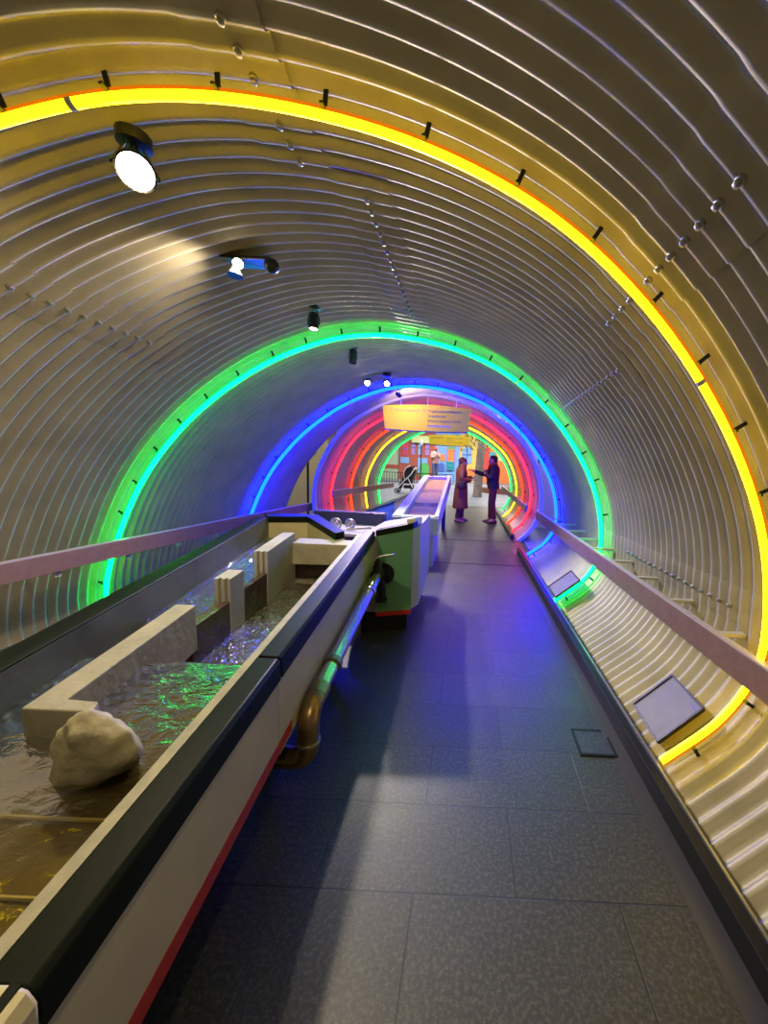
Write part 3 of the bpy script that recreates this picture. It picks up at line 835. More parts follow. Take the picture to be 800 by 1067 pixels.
# twin head under a canopy plate
tw = thing('twin_spotlight', 'twin headed ceiling fixture under a dark plate, one head lit', 'spotlight', 'spotlights on the tunnel ceiling')
c = Vector((-1.52, 2.55, 1.30))
MB().hexa([c + Vector(p) for p in ((-.15, -.05, -.02), (0, -.10, -.05), (.17, -.03, -.01), (.10, .12, 0), (-.10, .12, 0))],
          [c + Vector(p) for p in ((-.15, -.05, .0), (0, -.10, -.03), (.17, -.03, .01), (.10, .12, .02), (-.10, .12, .02))]).build('plate', LAMPB, tw, bevel=.004)
h = c + Vector((0, -.09, -.07)); d = Vector((.35, -.75, -.55)).normalized()
hd = MB().lathe([(.012, -.06), (.03, -.03), (.036, 0), (.034, .02)], h, d, 16).build('lamp_head', LAMPB, tw, smooth=40)
MB().lathe([(.03, .018), (.024, .026), (.01, .03)], h, d, 16).build('lens', LAMPON, hd, smooth=60)
MB().lathe([(.012, 0), (.02, .02), (.045, .07), (.04, .07)], c + Vector((-.01, -.10, -.085)), (0, -.1, -1), 14).build('cone_shade', LAMPB, tw, smooth=40)
mb = MB().ball((c.x + .19, c.y - .05, c.z - .06), .045); mb.tube([c + Vector((.14, -.02, -.01)), c + Vector((.19, -.05, -.06))], .012, 8)
mb.build('lamp_head', LAMPB, tw, smooth=60)
MB().bar(c + Vector((-.16, -.055, -.022)), c + Vector((-.06, -.085, -.042)), .006, .008).build('edge_trim', STEEL, tw)
MB().bar(c + Vector((.02, -.10, -.048)), c + Vector((.14, -.055, -.025)), .006, .008).build('edge_trim', STEEL, tw)
spot(h + d * .04, (-.75, -.1, -.8), 42, 130, (1, .84, .62))
e = can('small downlight lit at its lower end, just above the green ring', (-1.455, 3.42, 1.37), (.02, -.12, -1), .042, .15, LAMPDIM)
spot(e + Vector((0, 0, -.02)), (.3, -.2, -1), 22, 110)
can('dark unlit downlight hanging between the green and blue rings', (-1.45, 4.48, 1.385), (.02, -.1, -1), .045, .15, None)
for lab, x in (('left of two bright spotlights above the blue ring', -1.60), ('right of two bright spotlights above the blue ring', -1.315)):
    e = can(lab, (x, 5.62, 1.345), (.20, -.85, -.50), .042, .11, LAMPON)
    spot(e + Vector((.01, -.03, -.02)), (.26, -.75, -.62), 115, 115, (1, .88, .80))
e = can('small dark spotlight hanging beneath the blue ring, turned towards the sign', (-1.33, 6.50, 1.35), (.35, .8, -.25), .036, .10, LAMPDIM)
spot(e + Vector((.01, .02, -.01)), (.25, .7, -.22), 17, 150, (1, .80, .45))
e = can('added fill spotlight in the far tunnel for the sand table, hidden behind the sign', (-.75, 8.5, 1.34), (0, -.15, -1), .04, .1, LAMPDIM)  # lamp added out of sight to brighten the sand
spot(e + Vector((0, -.01, -.02)), (0, -.12, -1), 65, 120, (1, .85, .65))
e = can('added fill spotlight deep in the far tunnel, brightening the second sign', (-.75, 11.3, 1.30), (0, .9, -.2), .036, .1, LAMPDIM)  # lamp added out of sight, lifts the second sign
spot(e + Vector((0, .02, -.01)), (0, .9, -.16), 26, 100, (1, .85, .6))
# unseen fill spots added behind the viewer to brighten the near end
e = can('unseen fill spotlight added above the near end of the trough', (-1.15, -.25, 1.30), (.05, .45, -1), .05, .13, LAMPON)
spot(e + Vector((0, .02, -.03)), (.1, .35, -1), 11, 150, (1, .78, .36))
e = can('unseen fill spotlight added over the near end of the walkway', (.15, -.45, 1.20), (-.5, .7, -1), .05, .13, LAMPON)
spot(e + Vector((-.01, .02, -.03)), (-.75, 1.15, -1.7), 18, 80, (1, .78, .36))

# ------------------------------------------------------------------ hanging signs
def sign(label, x0, x1, y, z0, z1, m, rods, lines, size, ink):
    t = thing('hanging_sign', label, 'sign', 'hanging yellow signs')
    k = 14; top = []; bot = []; w = x1 - x0
    for i in range(k + 1):
        f = i / k; bow = .045 * (1 - (2 * f - 1) ** 2)
        top.append((x0 + w * f, z1 + bow)); bot.append((x0 + .05 + (w - .1) * f, z0 - bow * .35))
    MB().prism(top + bot[::-1], y, y + .03).build('board', m, t)
    for i in range(k):
        pass
    MB().prism([(a, b - .022) for a, b in bot] + [(a, b - .001) for a, b in bot[::-1]], y - .004, y + .034).build('bottom_edge', NAVY, t)
    for x in rods:
        MB().tube([(x, y + .015, z1 + .02), (x, y + .015, z1 + 1.7 if y > 12 else 2.9)], .008, 8).build('rod', STEEL, t)
    for s, x, z, mm in lines: text(s, size, mm, t, (x, y - .006, z))
    return t


sign('large yellow directional sign hanging between the two tunnels', -1.76, -.06, 7.2, .74, 1.17, SIGNY, (-1.41, -.9, -.35),
     [('\u2460', -1.63, 1.10, INK), ('World Aquarium', -1.53, 1.10, INK), ('\u2461', -1.00, 1.10, INK), ('Neighborhood Nature', -.90, 1.10, INK),
      ('Greenhouse', -.90, 1.01, INK), ('Science Inquiry Center', -.90, .92, INK), ('Learning Annex', -.90, .83, INKV)], .07, INK)
sign('smaller pale yellow sign hanging beyond the far end of the second tunnel', -1.56, -.12, 12.9, .86, 1.16, SIGNP, (-1.3, -.4),
     [('World Aquarium', -1.45, 1.09, INK), ('Neighborhood Nature', -.93, 1.09, INK), ('Greenhouse', -.93, 1.02, INK), ('Science Inquiry Center', -.93, .95, INK)], .06, INK)

# board with a white letter to the right of the far tunnel
bd = thing('lettered_board', 'cream board with a navy top and white letter right of the far tunnel', 'sign board')
MB().box(1.57, 2.4, 9.0, 9.06, fz(9) - .002, .28).build('lower_panel', CREAMW, bd)
MB().box(1.57, 2.4, 8.99, 9.06, .28, .62).build('top_panel', NAVY, bd)
text('h', .3, WHITE, bd, (1.585, 8.985, .44), depth=.01)

# ------------------------------------------------------------------ hall beyond
def hz(v): return v
mb = MB().hexa([(-9, 6.4, -1.75), (8, 6.4, -1.75), (8, 30, -1.0), (-9, 30, -1.0)], [(-9, 6.4, fz(6.4) - .06), (8, 6.4, fz(6.4) - .06), (8, 30, fz(30) - .5), (-9, 30, fz(30) - .5)])
gv = []
ys = [12.6, 14, 16, 18, 20, 22, 24.5]
mb = MB()
for y in ys: gv += [(-9, y, fz(y) - .001), (8, y, fz(y) - .001)]
mb.v = gv; mb.f = [(2 * i, 2 * i + 1, 2 * i + 3, 2 * i + 2) for i in range(len(ys) - 1)]
struct(mb.build('floor_courtyard', COURT), 'blue grey courtyard paving beyond the tunnels')
mb = MB().hexa([(-9, 6.7, fz(6.7) - .08), (-3.3, 6.7, fz(6.7) - .08), (-3.3, 12.6, fz(12.6) - .08), (-9, 12.6, fz(12.6) - .08)], [(-9, 6.7, fz(6.7) - .004), (-3.3, 6.7, fz(6.7) - .004), (-3.3, 12.6, fz(12.6) - .004), (-9, 12.6, fz(12.6) - .004)])
mb.hexa([(1.1, 6.7, fz(6.7) - .08), (8, 6.7, fz(6.7) - .08), (8, 12.6, fz(12.6) - .08), (1.1, 12.6, fz(12.6) - .08)], [(1.1, 6.7, fz(6.7) - .004), (8, 6.7, fz(6.7) - .004), (8, 12.6, fz(12.6) - .004), (1.1, 12.6, fz(12.6) - .004)])
struct(mb.build('floor_hall', COURT), 'hall floor either side of the far tunnel')
struct(MB().box(-9.2, -9, 6, 25, -1.6, 4.2).build('wall_left', TAN), 'tan plaster wall of the hall, left')
struct(MB().box(8, 8.2, 6, 25, -1.6, 4.2).build('wall_right', CREAMW), 'cream wall of the hall, right')
struct(MB().box(-9.2, 8.2, 24.5, 24.7, -1.6, 4.2).build('wall_back', CREAMW), 'back wall of the hall')
struct(MB().box(-9.2, 8.2, 6, 24.7, 3.0, 3.2).build('ceiling', TAN), 'tan ceiling of the hall')
struct(MB().box(-6.2, -4.05, 10.2, 10.4, -1.5, 3.0).build('wall_partition', CREAMW), 'cream partition seen through the gap at left')
pole = thing('dark_post', 'thin dark upright post in the gap left of the far tunnel', 'post')
MB().lathe([(.05, 0), (.05, .02), (.022, .03), (.022, 1.45), (.03, 1.46), (.03, 1.5)], (-3.55, 8.0, fz(8) - .006), (0, 0, 1), 10).build('shaft', DARKMETAL, pole, smooth=40)
MB().bar((-3.55, 7.97, .08), (-3.35, 7.97, .30), .05, .06).build('white_head', WHITE, pole)

# painted street front (mural houses)
S = 23 / 385.0
def mu(u, v): return ((u - 493.5) * S, (491 - v) * S + .02)
def rect(u0, v0, u1, v1, y0, y1):
    (x0, z1), (x1, z0) = mu(u0, v0), mu(u1, v1); return MB().box(x0, x1, y0, y1, z0, z1)
def arch(u0, v0, u1, v1, y0, y1, pointed=False):
    (x0, z1), (x1, z0) = mu(u0, v0), mu(u1, v1); r_ = (x1 - x0) / 2; zc = z1 - (r_ if not pointed else r_)
    pts = [(x0, z0), (x1, z0)] + [((x0 + x1) / 2 + r_ * math.cos(a), zc + r_ * math.sin(a)) for a in [PI * k / 12 for k in range(13)]]
    if pointed: pts = [(x0, z0), (x1, z0), (x1, zc), ((x0 + x1) / 2, z1), (x0, zc)]
    return MB().prism(pts, y0, y1)
def paint(nm, c): return mat(nm, c, .6)
MR, MBL, MYL, MOR = paint('mural_brick', (.42, .10, .07)), paint('mural_blue', (.22, .42, .80)), paint('mural_yellow', (.85, .55, .12)), paint('mural_orange', (.85, .24, .06))
MPU, MPK, MTE, MGR, MLG = paint('mural_purple', (.40, .22, .62)), paint('mural_pink', (.62, .06, .16)), paint('mural_teal', (.04, .42, .46)), paint('mural_green', (.10, .48, .12)), paint('mural_lime', (.62, .72, .30))
MDB, MPG, MRED = paint('mural_deep_blue', (.08, .14, .55)), paint('mural_pale_green', (.45, .60, .42)), paint('mural_red', (.65, .06, .05))
GR = 'painted houses across the courtyard'
ho = thing('painted_house', 'pale green painted house front at the left end of the street mural', 'painted house', GR)
rect(396, 440, 417.5, 506, 23.0, 23.1).build('wall', MPG, ho); rect(400, 488, 417, 492, 22.97, 23.0).build('ledge', MR, ho)
rect(404, 456, 411, 472, 22.98, 23.0).build('window', MDB, ho)
ho = thing('painted_house', 'brick red painted house with purple windows and lime awning', 'painted house', GR)
rect(417.5, 440, 455, 506, 22.9, 23.1).build('wall', MR, ho)
for u0, v0, u1, v1, m_ in ((421, 465, 426, 478, MPK), (430, 463, 434, 477, MPU), (437, 463, 440.5, 477, MBL), (444.5, 465, 448.5, 477, MPU)):
    w = rect(u0, v0, u1, v1, 22.86, 22.9).build('window', m_, ho); rect(u0, (v0 + v1) / 2 - .5, u1, (v0 + v1) / 2 + .5, 22.85, 22.86).build('sash', MDB, w)
rect(431, 458, 449, 465, 22.6, 22.9).build('awning', MLG, ho); rect(419, 480, 428, 486, 22.86, 22.9).build('shutter', MBL, ho)
rect(437, 480, 447, 496, 22.84, 22.9).build('doorway', MBL, ho); arch(439, 485, 449, 500, 22.82, 22.84).build('bush_cutout', MGR, ho)
ho = thing('painted_house', 'light blue painted house with an orange arched door', 'painted house', GR)
rect(455, 440, 480, 506, 22.95, 23.1).build('wall', MBL, ho)
arch(466.5, 465, 475.3, 483, 22.90, 22.95).build('door_surround', MPU, ho); rect(467.6, 470, 474, 482.5, 22.88, 22.90).build('door', MOR, ho); arch(467, 465.5, 474.8, 470, 22.88, 22.90, True).build('fanlight', MGR, ho)
w = rect(459.5, 475.5, 464.5, 482, 22.90, 22.95).build('window', MOR, ho)
arch(458, 484, 464.5, 493, 22.9, 22.95).build('archway', MDB, ho); mb = MB()
for k in range(4):
    (x0, z1), (x1, z0) = mu(466.5, 482.3 + 2.3 * k), mu(474.5, 483.7 + 2.3 * k); mb.box(x0, x1, 22.85 - .03 * k, 22.95, z0, z1)
mb.build('steps', MTE, ho)
ho = thing('painted_house', 'yellow painted house with a large arched blue window', 'painted house', GR)
rect(480, 440, 503, 506, 22.9, 23.1).build('wall', MYL, ho)
w = arch(482.5, 467, 492, 483.5, 22.85, 22.9).build('window', MBL, ho)
a, b = mu(487.2, 467), mu(487.2, 483.5)
mb = MB().box(a[0] - .03, a[0] + .03, 22.83, 22.85, b[1], a[1]); a, b = mu(482.5, 475), mu(492, 475); mb.box(a[0], b[0], 22.83, 22.85, a[1] - .03, a[1] + .03); mb.build('glazing_bar', MDB, w)
rect(481, 489, 503, 497, 22.86, 22.9).build('base_band', MOR, ho)
ho = thing('painted_house', 'orange painted house with red door panel behind the man in the navy jacket', 'painted house', GR)
rect(503, 440, 540, 506, 22.95, 23.1).build('wall', MOR, ho)
rect(505.5, 467, 510, 492, 22.9, 22.95).build('door', MRED, ho); rect(510.5, 471, 516, 477, 22.9, 22.95).build('shutter', MTE, ho)
rect(518, 468, 526, 480, 22.9, 22.95).build('window', MLG, ho)

# fence
fe = thing('fence', 'low black metal bar fence across the courtyard', 'fence')
mb = MB(); fy = 20.0
zf = fz(fy)
for z in (.08, .58): mb.bar((-5.2, fy, zf + z), (-1.0, fy, zf + z), .03, .03)
mb.build('rail', DARKMETAL, fe)
for k in range(29):
    x = -5.2 + .15 * k
    MB().bar((x, fy, zf - .002), (x, fy, zf + .6), .022, .022).build('bar', DARKMETAL, fe)
lp_ = thing('lamp_post', 'slim black lamp post standing by the courtyard fence', 'lamp post')
zl = fz(19.6); x = (439.6 - 493) * 19.6 / 385
MB().lathe([(.10, 0), (.10, .06), (.05, .1), (.045, .3), (.03, .35), (.026, 2.05), (.05, 2.08)], (x, 19.6, zl - .002), (0, 0, 1), 12).build('post', DARKMETAL, lp_, smooth=40)
MB().lathe([(.05, 0), (.09, .08), (.10, .2), (.05, .27), (.01, .33)], (x, 19.6, zl + 2.08), (0, 0, 1), 12).build('lantern', neon('lantern_glow', (.9, .95, 1), .8), lp_, smooth=40)

# tree
tr = thing('tree', 'grey trunked courtyard tree between the two talking people', 'tree')
tx, ty = .25, 15.4; zt = fz(ty)
TRUNK = mat('bark', (.34, .29, .24), .8, bump=(14, .6), var=(8, (.22, .19, .16), .35, .7))
MB().tube([(tx - .02, ty, zt - .002), (tx, ty, zt + .1), (tx + .02, ty, zt + .8), (tx + .06, ty, zt + 1.7), (tx + .10, ty, zt + 2.6), (tx + .12, ty, zt + 3.3)], [.22, .19, .18, .17, .15, .12], 14).build('trunk', TRUNK, tr, smooth=60)
lf = MB()
for k in range(420):
    a = random.uniform(0, 2 * PI); r_ = random.uniform(.1, 1.5)
    c = Vector((tx + .1 + r_ * math.cos(a), ty + .7 * r_ * math.sin(a), zt + random.uniform(2.1, 3.6) - .25 * r_))
    u_ = Vector((random.gauss(0, 1), random.gauss(0, 1), random.gauss(0, 1))).normalized() * random.uniform(.06, .12); w_ = u_.orthogonal().normalized() * .035
    lf.add([c - u_, c + w_, c + u_, c - w_], [(0, 1, 2, 3)])
lf.build('foliage', mat('leaf_green', (.05, .16, .04), .6), tr)

# brick planter and bench behind the man
pb = thing('brick_planter', 'low curved red brick planter with a pale top right of the tree', 'planter')
mb = MB(); cp = MB(); so = MB()
A_ = []
for k in range(15):
    a = PI * .95 + PI * .75 * k / 14
    A_.append((2.3 + 2.0 * math.cos(a), 17.6 + 1.0 * math.sin(a)))
zq = fz(17)
for k in range(14):
    (x0, y0), (x1, y1) = A_[k], A_[k + 1]
    d_ = Vector((x1 - x0, y1 - y0, 0)).normalized(); nn = Vector((-d_.y, d_.x, 0)) * .28
    q = [(x0, y0), (x1, y1), (x1 + nn.x, y1 + nn.y), (x0 + nn.x, y0 + nn.y)]
    mb.hexa([(u, v, zq - .1) for u, v in q], [(u, v, zq + .22) for u, v in q]); cp.hexa([(u, v, zq + .22) for u, v in q], [(u, v, zq + .28) for u, v in q])
mb.build('brick_wall', paint('planter_brick', (.30, .11, .07)), pb); cp.build('coping', paint('planter_stone', (.60, .52, .44)), pb)

# stroller
sx_, sy_ = -2.72, 15.6; zs = fz(sy_)
so_ = thing('stroller', 'white framed black stroller parked at the left outside the far tunnel', 'stroller')
BLK = mat('stroller_fabric', (.012, .012, .014), .7); WHF = mat('stroller_frame', (.72, .70, .70), .35)
def sp(a, b, c): return (sx_ + a, sy_ + b, zs + c)
for s_ in (-.24, .24):
    MB().tube([sp(.42, s_, 1.02), sp(.36, s_, 1.08), sp(.18, s_, .78), sp(-.18, s_, .42), sp(-.40, s_, .16)], .022, 8).build('frame_side', WHF, so_, smooth=60)
    MB().tube([sp(.05, s_, .66), sp(.30, s_, .18)], .02, 8).build('rear_strut', WHF, so_, smooth=60)
MB().tube([sp(.42, -.24, 1.02), sp(.44, 0, 1.03), sp(.42, .24, 1.02)], .02, 8).build('handle', BLK, so_, smooth=60)
mb = MB()
mb.hexa([sp(-.25, -.22, .42), sp(.2, -.22, .40), sp(.2, .22, .40), sp(-.25, .22, .42)], [sp(-.25, -.22, .5), sp(.18, -.22, .5), sp(.18, .22, .5), sp(-.25, .22, .5)])
mb.hexa([sp(.1, -.22, .45), sp(.2, -.22, .45), sp(.2, .22, .45), sp(.1, .22, .45)], [sp(.3, -.22, 1.0), sp(.38, -.22, .98), sp(.38, .22, .98), sp(.3, .22, 1.0)])
mb.hexa([sp(-.34, -.2, .2), sp(-.24, -.2, .18), sp(-.24, .2, .18), sp(-.34, .2, .2)], [sp(-.28, -.2, .48), sp(-.2, -.2, .48), sp(-.2, .2, .48), sp(-.28, .2, .48)])
mb.hexa([sp(x, -.2, z) for x, z in ((-.22, .46), (.2, .40), (.36, .92), (.2, 1.12), (-.02, 1.06), (-.16, .75))], [sp(x, .2, z) for x, z in ((-.22, .46), (.2, .40), (.36, .92), (.2, 1.12), (-.02, 1.06), (-.16, .75))])
mb.build('seat', BLK, so_, bevel=.02)
mb = MB(); k_ = 9
for i in range(k_ + 1):
    a = R(10) + R(120) * i / k_
    for j in range(7):
        b = -1 + 2 * j / 6
        rr = .40
        mb.v.append(sp(.28 - rr * math.sin(a) * 1.0 + .05, .25 * b, .78 + rr * math.cos(a) * (1 - .12 * b * b)))
for i in range(k_):
    for j in range(6):
        a = i * 7 + j; mb.f.append((a, a + 1, a + 8, a + 7))
hood = mb.build('hood', BLK, so_, smooth=60)
sol = hood.modifiers.new('thickness', 'SOLIDIFY'); sol.thickness = .02
MB().tube([sp(.30 - .41 * math.sin(R(a)), -.26, .78 + .41 * math.cos(R(a))) for a in range(20, 140, 15)], .016, 8).build('hood_bow', WHF, so_, smooth=60)
for wx, wy in ((-.40, -.2), (-.40, .2), (.30, -.26), (.30, .26)):
    c = Vector(sp(wx, wy, .125 if wx > 0 else .105)); r_ = .105 if wx > 0 else .085
    P = [c + Vector((math.cos(a) * r_, 0, math.sin(a) * r_)) for a in [2 * PI * k / 20 for k in range(20)]]
    mb = MB().tube(P, .022, 8, closed=True); mb.lathe([(.03, -.02), (.03, .02)], c, (0, 1, 0), 12)
    for k in range(3):
        a = PI * k / 3; v = Vector((math.cos(a) * r_, 0, math.sin(a) * r_)); mb.bar(c - v, c + v, .012, .012)
    mb.build('wheel', BLK, so_, smooth=50)
MB().box(sx_ - .12, sx_ + .26, sy_ - .2, sy_ + .2, zs + .2, zs + .34).build('basket', BLK, so_, bevel=.02)

# ------------------------------------------------------------------ people
SKIN = mat('skin', (.55, .33, .24), .5)
def person(label, at, face, J, parts, skin=SKIN, hair=None, H=1.0, headdir=(1, 0, 0)):
    """J: joint coordinates in a local frame (x forward, y left, z up); parts: garments built by callbacks"""
    base = Vector(at); rot = Matrix.Rotation(face, 3, 'Z')
    fr = lambda p: tuple(base + rot @ (Vector(p) * H))
    t = thing('person', label, 'person')
    edges = [('pelvis', 'belly'), ('belly', 'chest'), ('chest', 'neck'), ('neck', 'skull')]
    for s_ in 'lr':
        edges += [('chest', 'sh' + s_), ('sh' + s_, 'el' + s_), ('el' + s_, 'wr' + s_), ('wr' + s_, 'pa' + s_),
                  ('pelvis', 'hi' + s_), ('hi' + s_, 'kn' + s_), ('kn' + s_, 'an' + s_), ('an' + s_, 'to' + s_)]
    rad = dict(pelvis=.13, belly=.12, chest=.135, neck=.052, skull=.06)
    for s_ in 'lr':
        rad.update({'sh' + s_: .06, 'el' + s_: .042, 'wr' + s_: .028, 'pa' + s_: .034, 'hi' + s_: .085, 'kn' + s_: .055, 'an' + s_: .038, 'to' + s_: .032})
    names = list(rad); vs = [Vector(J[k]) for k in names]; es = [(names.index(a), names.index(b)) for a, b in edges]; rs = [rad[k] for k in names]
    me = bpy.data.meshes.new('body'); me.from_pydata(vs, es, [])
    o = bpy.data.objects.new('body', me); COL.objects.link(o)
    o.modifiers.new('skin', 'SKIN'); ss = o.modifiers.new('sub', 'SUBSURF'); ss.levels = 1; ss.render_levels = 1
    for i, v in enumerate(me.skin_vertices[0].data):
        v.radius = (rs[i], rs[i]); v.use_root = (i == 0)
    bpy.context.view_layer.update()
    bme = bpy.data.meshes.new_from_object(o.evaluated_get(bpy.context.evaluated_depsgraph_get()))
    bpy.data.objects.remove(o)
    mb = MB(); mb.v = [tuple(v.co) for v in bme.vertices]; mb.f = [tuple(p.vertices) for p in bme.polygons]
    # head with brow, nose, lips, chin and ears
    h = Vector(J['skull']) + Vector((.01, 0, .035)); hd = Vector(headdir).normalized(); hl = Vector((-hd.y, hd.x, 0))
    hf = lambda p: tuple(h + hd * p[0] + hl * p[1] + Vector((0, 0, p[2])))
    mb.rings([(.035, 0, -.125, .03, .03), (.035, 0, -.115, .055, .048), (.025, 0, -.08, .078, .062), (.015, 0, -.04, .090, .070), (.008, 0, 0, .095, .074), (.0, 0, .04, .097, .075), (-.005, 0, .075, .085, .066), (-.005, 0, .10, .055, .045), (-.005, 0, .112, .02, .02)], 18, hf)
    mb.ball((.112, 0, -.03), (.018, .014, .022), 8, 6, hf)          # nose
    mb.ball((.100, 0, -.066), (.012, .022, .008), 8, 5, hf)         # lips
    for s_ in (-1, 1):
        mb.ball((.0, .078 * s_, -.015), (.018, .008, .03), 8, 6, hf)    # ears
        mb.ball((.090, .030 * s_, .005), (.012, .018, .008), 8, 5, hf)  # brow and lid
    # hands: five fingers each
    for s_ in 'lr':
        pa = Vector(J['pa' + s_]); wr = Vector(J['wr' + s_]); d = (pa - wr).normalized()
        side = d.cross(Vector((0, 0, 1)));
        if side.length < .1: side = Vector((0, 1, 0))
        side.normalize(); up = side.cross(d)
        for k, ln in enumerate((.062, .072, .068, .054)):
            st_ = pa + d * .015 + side * (.027 - .018 * k)
            cr_ = -up * .018
            mb.tube([st_, st_ + d * ln * .45, st_ + d * ln * .75 + cr_ * .6, st_ + d * ln * .9 + cr_ * 1.6], [.0095, .009, .0085, .006], 7)
        mb.tube([wr + d * .03 + side * .02, wr + d * .05 + side * .045, wr + d * .085 + side * .05], [.012, .0105, .007], 7)
    mb.v = [fr(p) for p in mb.v]
    mb.build('body', skin, t, smooth=60)
    eye = MB()
    for s_ in (-1, 1): eye.ball((.093, .030 * s_, -.008), (.008, .011, .006), 8, 5, hf)
    eye.v = [fr(p) for p in eye.v]; eye.build('eyes', mat('eye_dark', (.02, .015, .012), .2), t, smooth=60)
    for nm, m_, fn in parts:
        g = MB(); fn(g, J, hf); g.v = [fr(p) for p in g.v]; g.build(nm, m_, t, smooth=50)
    return t


def sleeve(g, J, s, r0=.075, r1=.05, cuff=.0):
    sh, el, wr = Vector(J['sh' + s]), Vector(J['el' + s]), Vector(J['wr' + s])
    ch = Vector(J['chest']) + Vector((0, 0, .03))
    g.tube([ch.lerp(sh, .6), sh, sh.lerp(el, .5), el.lerp(sh, .12), el.lerp(wr, .12), el.lerp(wr, .6), wr.lerp(el, cuff)], [r0 * .9, r0, r0 * .92, r0 * .84, r0 * .82, r1 * 1.1, r1], 12)
def legs(g, J, r0=.10, r1=.06, end=.06):
    for s in 'lr':
        hi, kn, an = Vector(J['hi' + s]), Vector(J['kn' + s]), Vector(J['an' + s])
        g.tube([hi + Vector((0, 0, .06)), hi, hi.lerp(kn, .5), kn, kn.lerp(an, .5), an.lerp(kn, end)], [r0, r0 * 1.05, r0 * .92, r0 * .74, r1 * 1.05, r1], 14)
    p = Vector(J['pelvis']); g.rings([(p.x, p.y, p.z - .10, .09, .12), (p.x, p.y, p.z, .13, .175), (p.x, p.y, p.z + .10, .12, .165)], 16)
def shoes(g, J):
    for s in 'lr':
        an, to = Vector(J['an' + s]), Vector(J['to' + s]); d = (to - an); d.z = 0; d.normalize(); sd = Vector((-d.y, d.x, 0))
        z0 = min(an.z, to.z) - .045
        ring_ = lambda off, w, h, z: [tuple(an + d * off + sd * w * math.cos(a) * 1 + Vector((0, 0, z - an.z + h * math.sin(a)))) for a in [2 * PI * k / 12 for k in range(12)]]
        rs = [(-.07, .025, .02, .03), (-.055, .042, .042, .045), (0, .044, .062, .06), (.06, .046, .045, .045), (.13, .050, .030, .03), (.17, .042, .022, .023), (.19, .02, .012, .018)]
        b = len(g.v)
        for off, w, h, z in rs: g.v += ring_(off, w, h, z)
        for i in range(len(rs) - 1):
            for k in range(12):
                l = (k + 1) % 12; g.f.append((b + i * 12 + k, b + i * 12 + l, b + i * 12 + 12 + l, b + i * 12 + 12 + k))
        g.f.append(tuple(b + k for k in range(11, -1, -1))); g.f.append(tuple(b + (len(rs) - 1) * 12 + k for k in range(12)))


def base_joints(**kw):
    J = dict(pelvis=(0, 0, .92), belly=(.01, 0, 1.08), chest=(0, 0, 1.28), neck=(.005, 0, 1.46), skull=(.02, 0, 1.52),
             hil=(0, .09, .88), knl=(.02, .095, .49), anl=(-.01, .10, .09), tol=(.13, .12, .035),
             hir=(0, -.09, .88), knr=(.02, -.095, .49), anr=(-.01, -.10, .09), tor=(.13, -.12, .035),
             shl=(0, .18, 1.38), ell=(-.02, .24, 1.10), wrl=(.10, .22, .90), pal=(.14, .21, .84),
             shr=(0, -.18, 1.38), elr=(-.02, -.24, 1.10), wrr=(.10, -.22, .90), par=(.14, -.21, .84))
    J.update(kw); return J


# woman in the long coat, seen from her right side, facing the man
COAT = mat('rust_coat', (.20, .065, .035), .75, bump=(30, .2)); HATM = mat('rust_hat', (.17, .05, .04), .8)
PLUM = mat('plum_trousers', (.10, .02, .035), .7); PINKSH = mat('dusty_pink_shoes', (.45, .18, .17), .55)
J = base_joints(ell=(.05, .25, 1.10), wrl=(.30, .14, 1.16), pal=(.37, .11, 1.17), elr=(-.02, -.25, 1.10), wrr=(.22, -.12, 1.10), par=(.28, -.08, 1.11),
                anl=(.05, .09, .09), tol=(.20, .13, .035), knl=(.05, .09, .49), anr=(-.08, -.09, .09), tor=(.04, -.13, .035), knr=(-.01, -.09, .49))
def coat(g, J, hf):
    g.rings([(.0, 0, .36, .20, .235), (.0, 0, .40, .205, .24), (.0, 0, .62, .19, .225), (.005, 0, .86, .175, .215), (.01, 0, 1.02, .155, .195), (.01, 0, 1.16, .155, .20), (.0, 0, 1.30, .15, .21), (-.005, 0, 1.40, .125, .19), (0, 0, 1.46, .08, .11), (.005, 0, 1.50, .07, .075)], 22)
    sleeve(g, J, 'l', .085, .062); sleeve(g, J, 'r', .085, .062)
def hat(g, J, hf):
    g.rings([(-.012, 0, .012, .108, .088), (-.012, 0, .03, .114, .094), (-.012, 0, .06, .108, .09), (-.016, 0, .10, .085, .072), (-.018, 0, .125, .05, .045), (-.018, 0, .135, .012, .012)], 18, hf)
def whair(g, J, hf): g.rings([(-.045, 0, -.12, .055, .07), (-.045, 0, -.06, .068, .082), (-.035, 0, .0, .078, .084), (-.025, 0, .04, .085, .084)], 16, hf)
def scarf(g, J, hf):
    g.rings([(.01, 0, 1.40, .115, .13), (.015, 0, 1.44, .12, .125), (.015, 0, 1.49, .10, .10), (.01, 0, 1.52, .08, .08)], 18)
person('person in a long rust coat and knitted hat, standing beside the sand table', (-.27, 9.35, fz(9.35)), R(8), J,
       [('trousers', PLUM, lambda g, J, hf: legs(g, J, .10, .065)), ('shoes', PINKSH, lambda g, J, hf: shoes(g, J)), ('coat', COAT, coat), ('hair', mat('brown_hair', (.06, .025, .015), .6), whair), ('hat', HATM, hat), ('scarf', mat('rust_scarf', (.24, .07, .04), .8), scarf),
        ('shoulder_bag', mat('dark_bag', (.03, .012, .015), .6), lambda g, J, hf: (g.rings([(-.03, -.28, .88, .10, .04), (-.03, -.28, .92, .12, .05), (-.02, -.27, 1.06, .11, .045), (-.02, -.27, 1.09, .06, .02)], 12), g.tube([(-.02, -.27, 1.08), (.02, -.20, 1.30), (0, -.10, 1.44), (-.05, .05, 1.40)], .012, 8)))],
       H=.965)
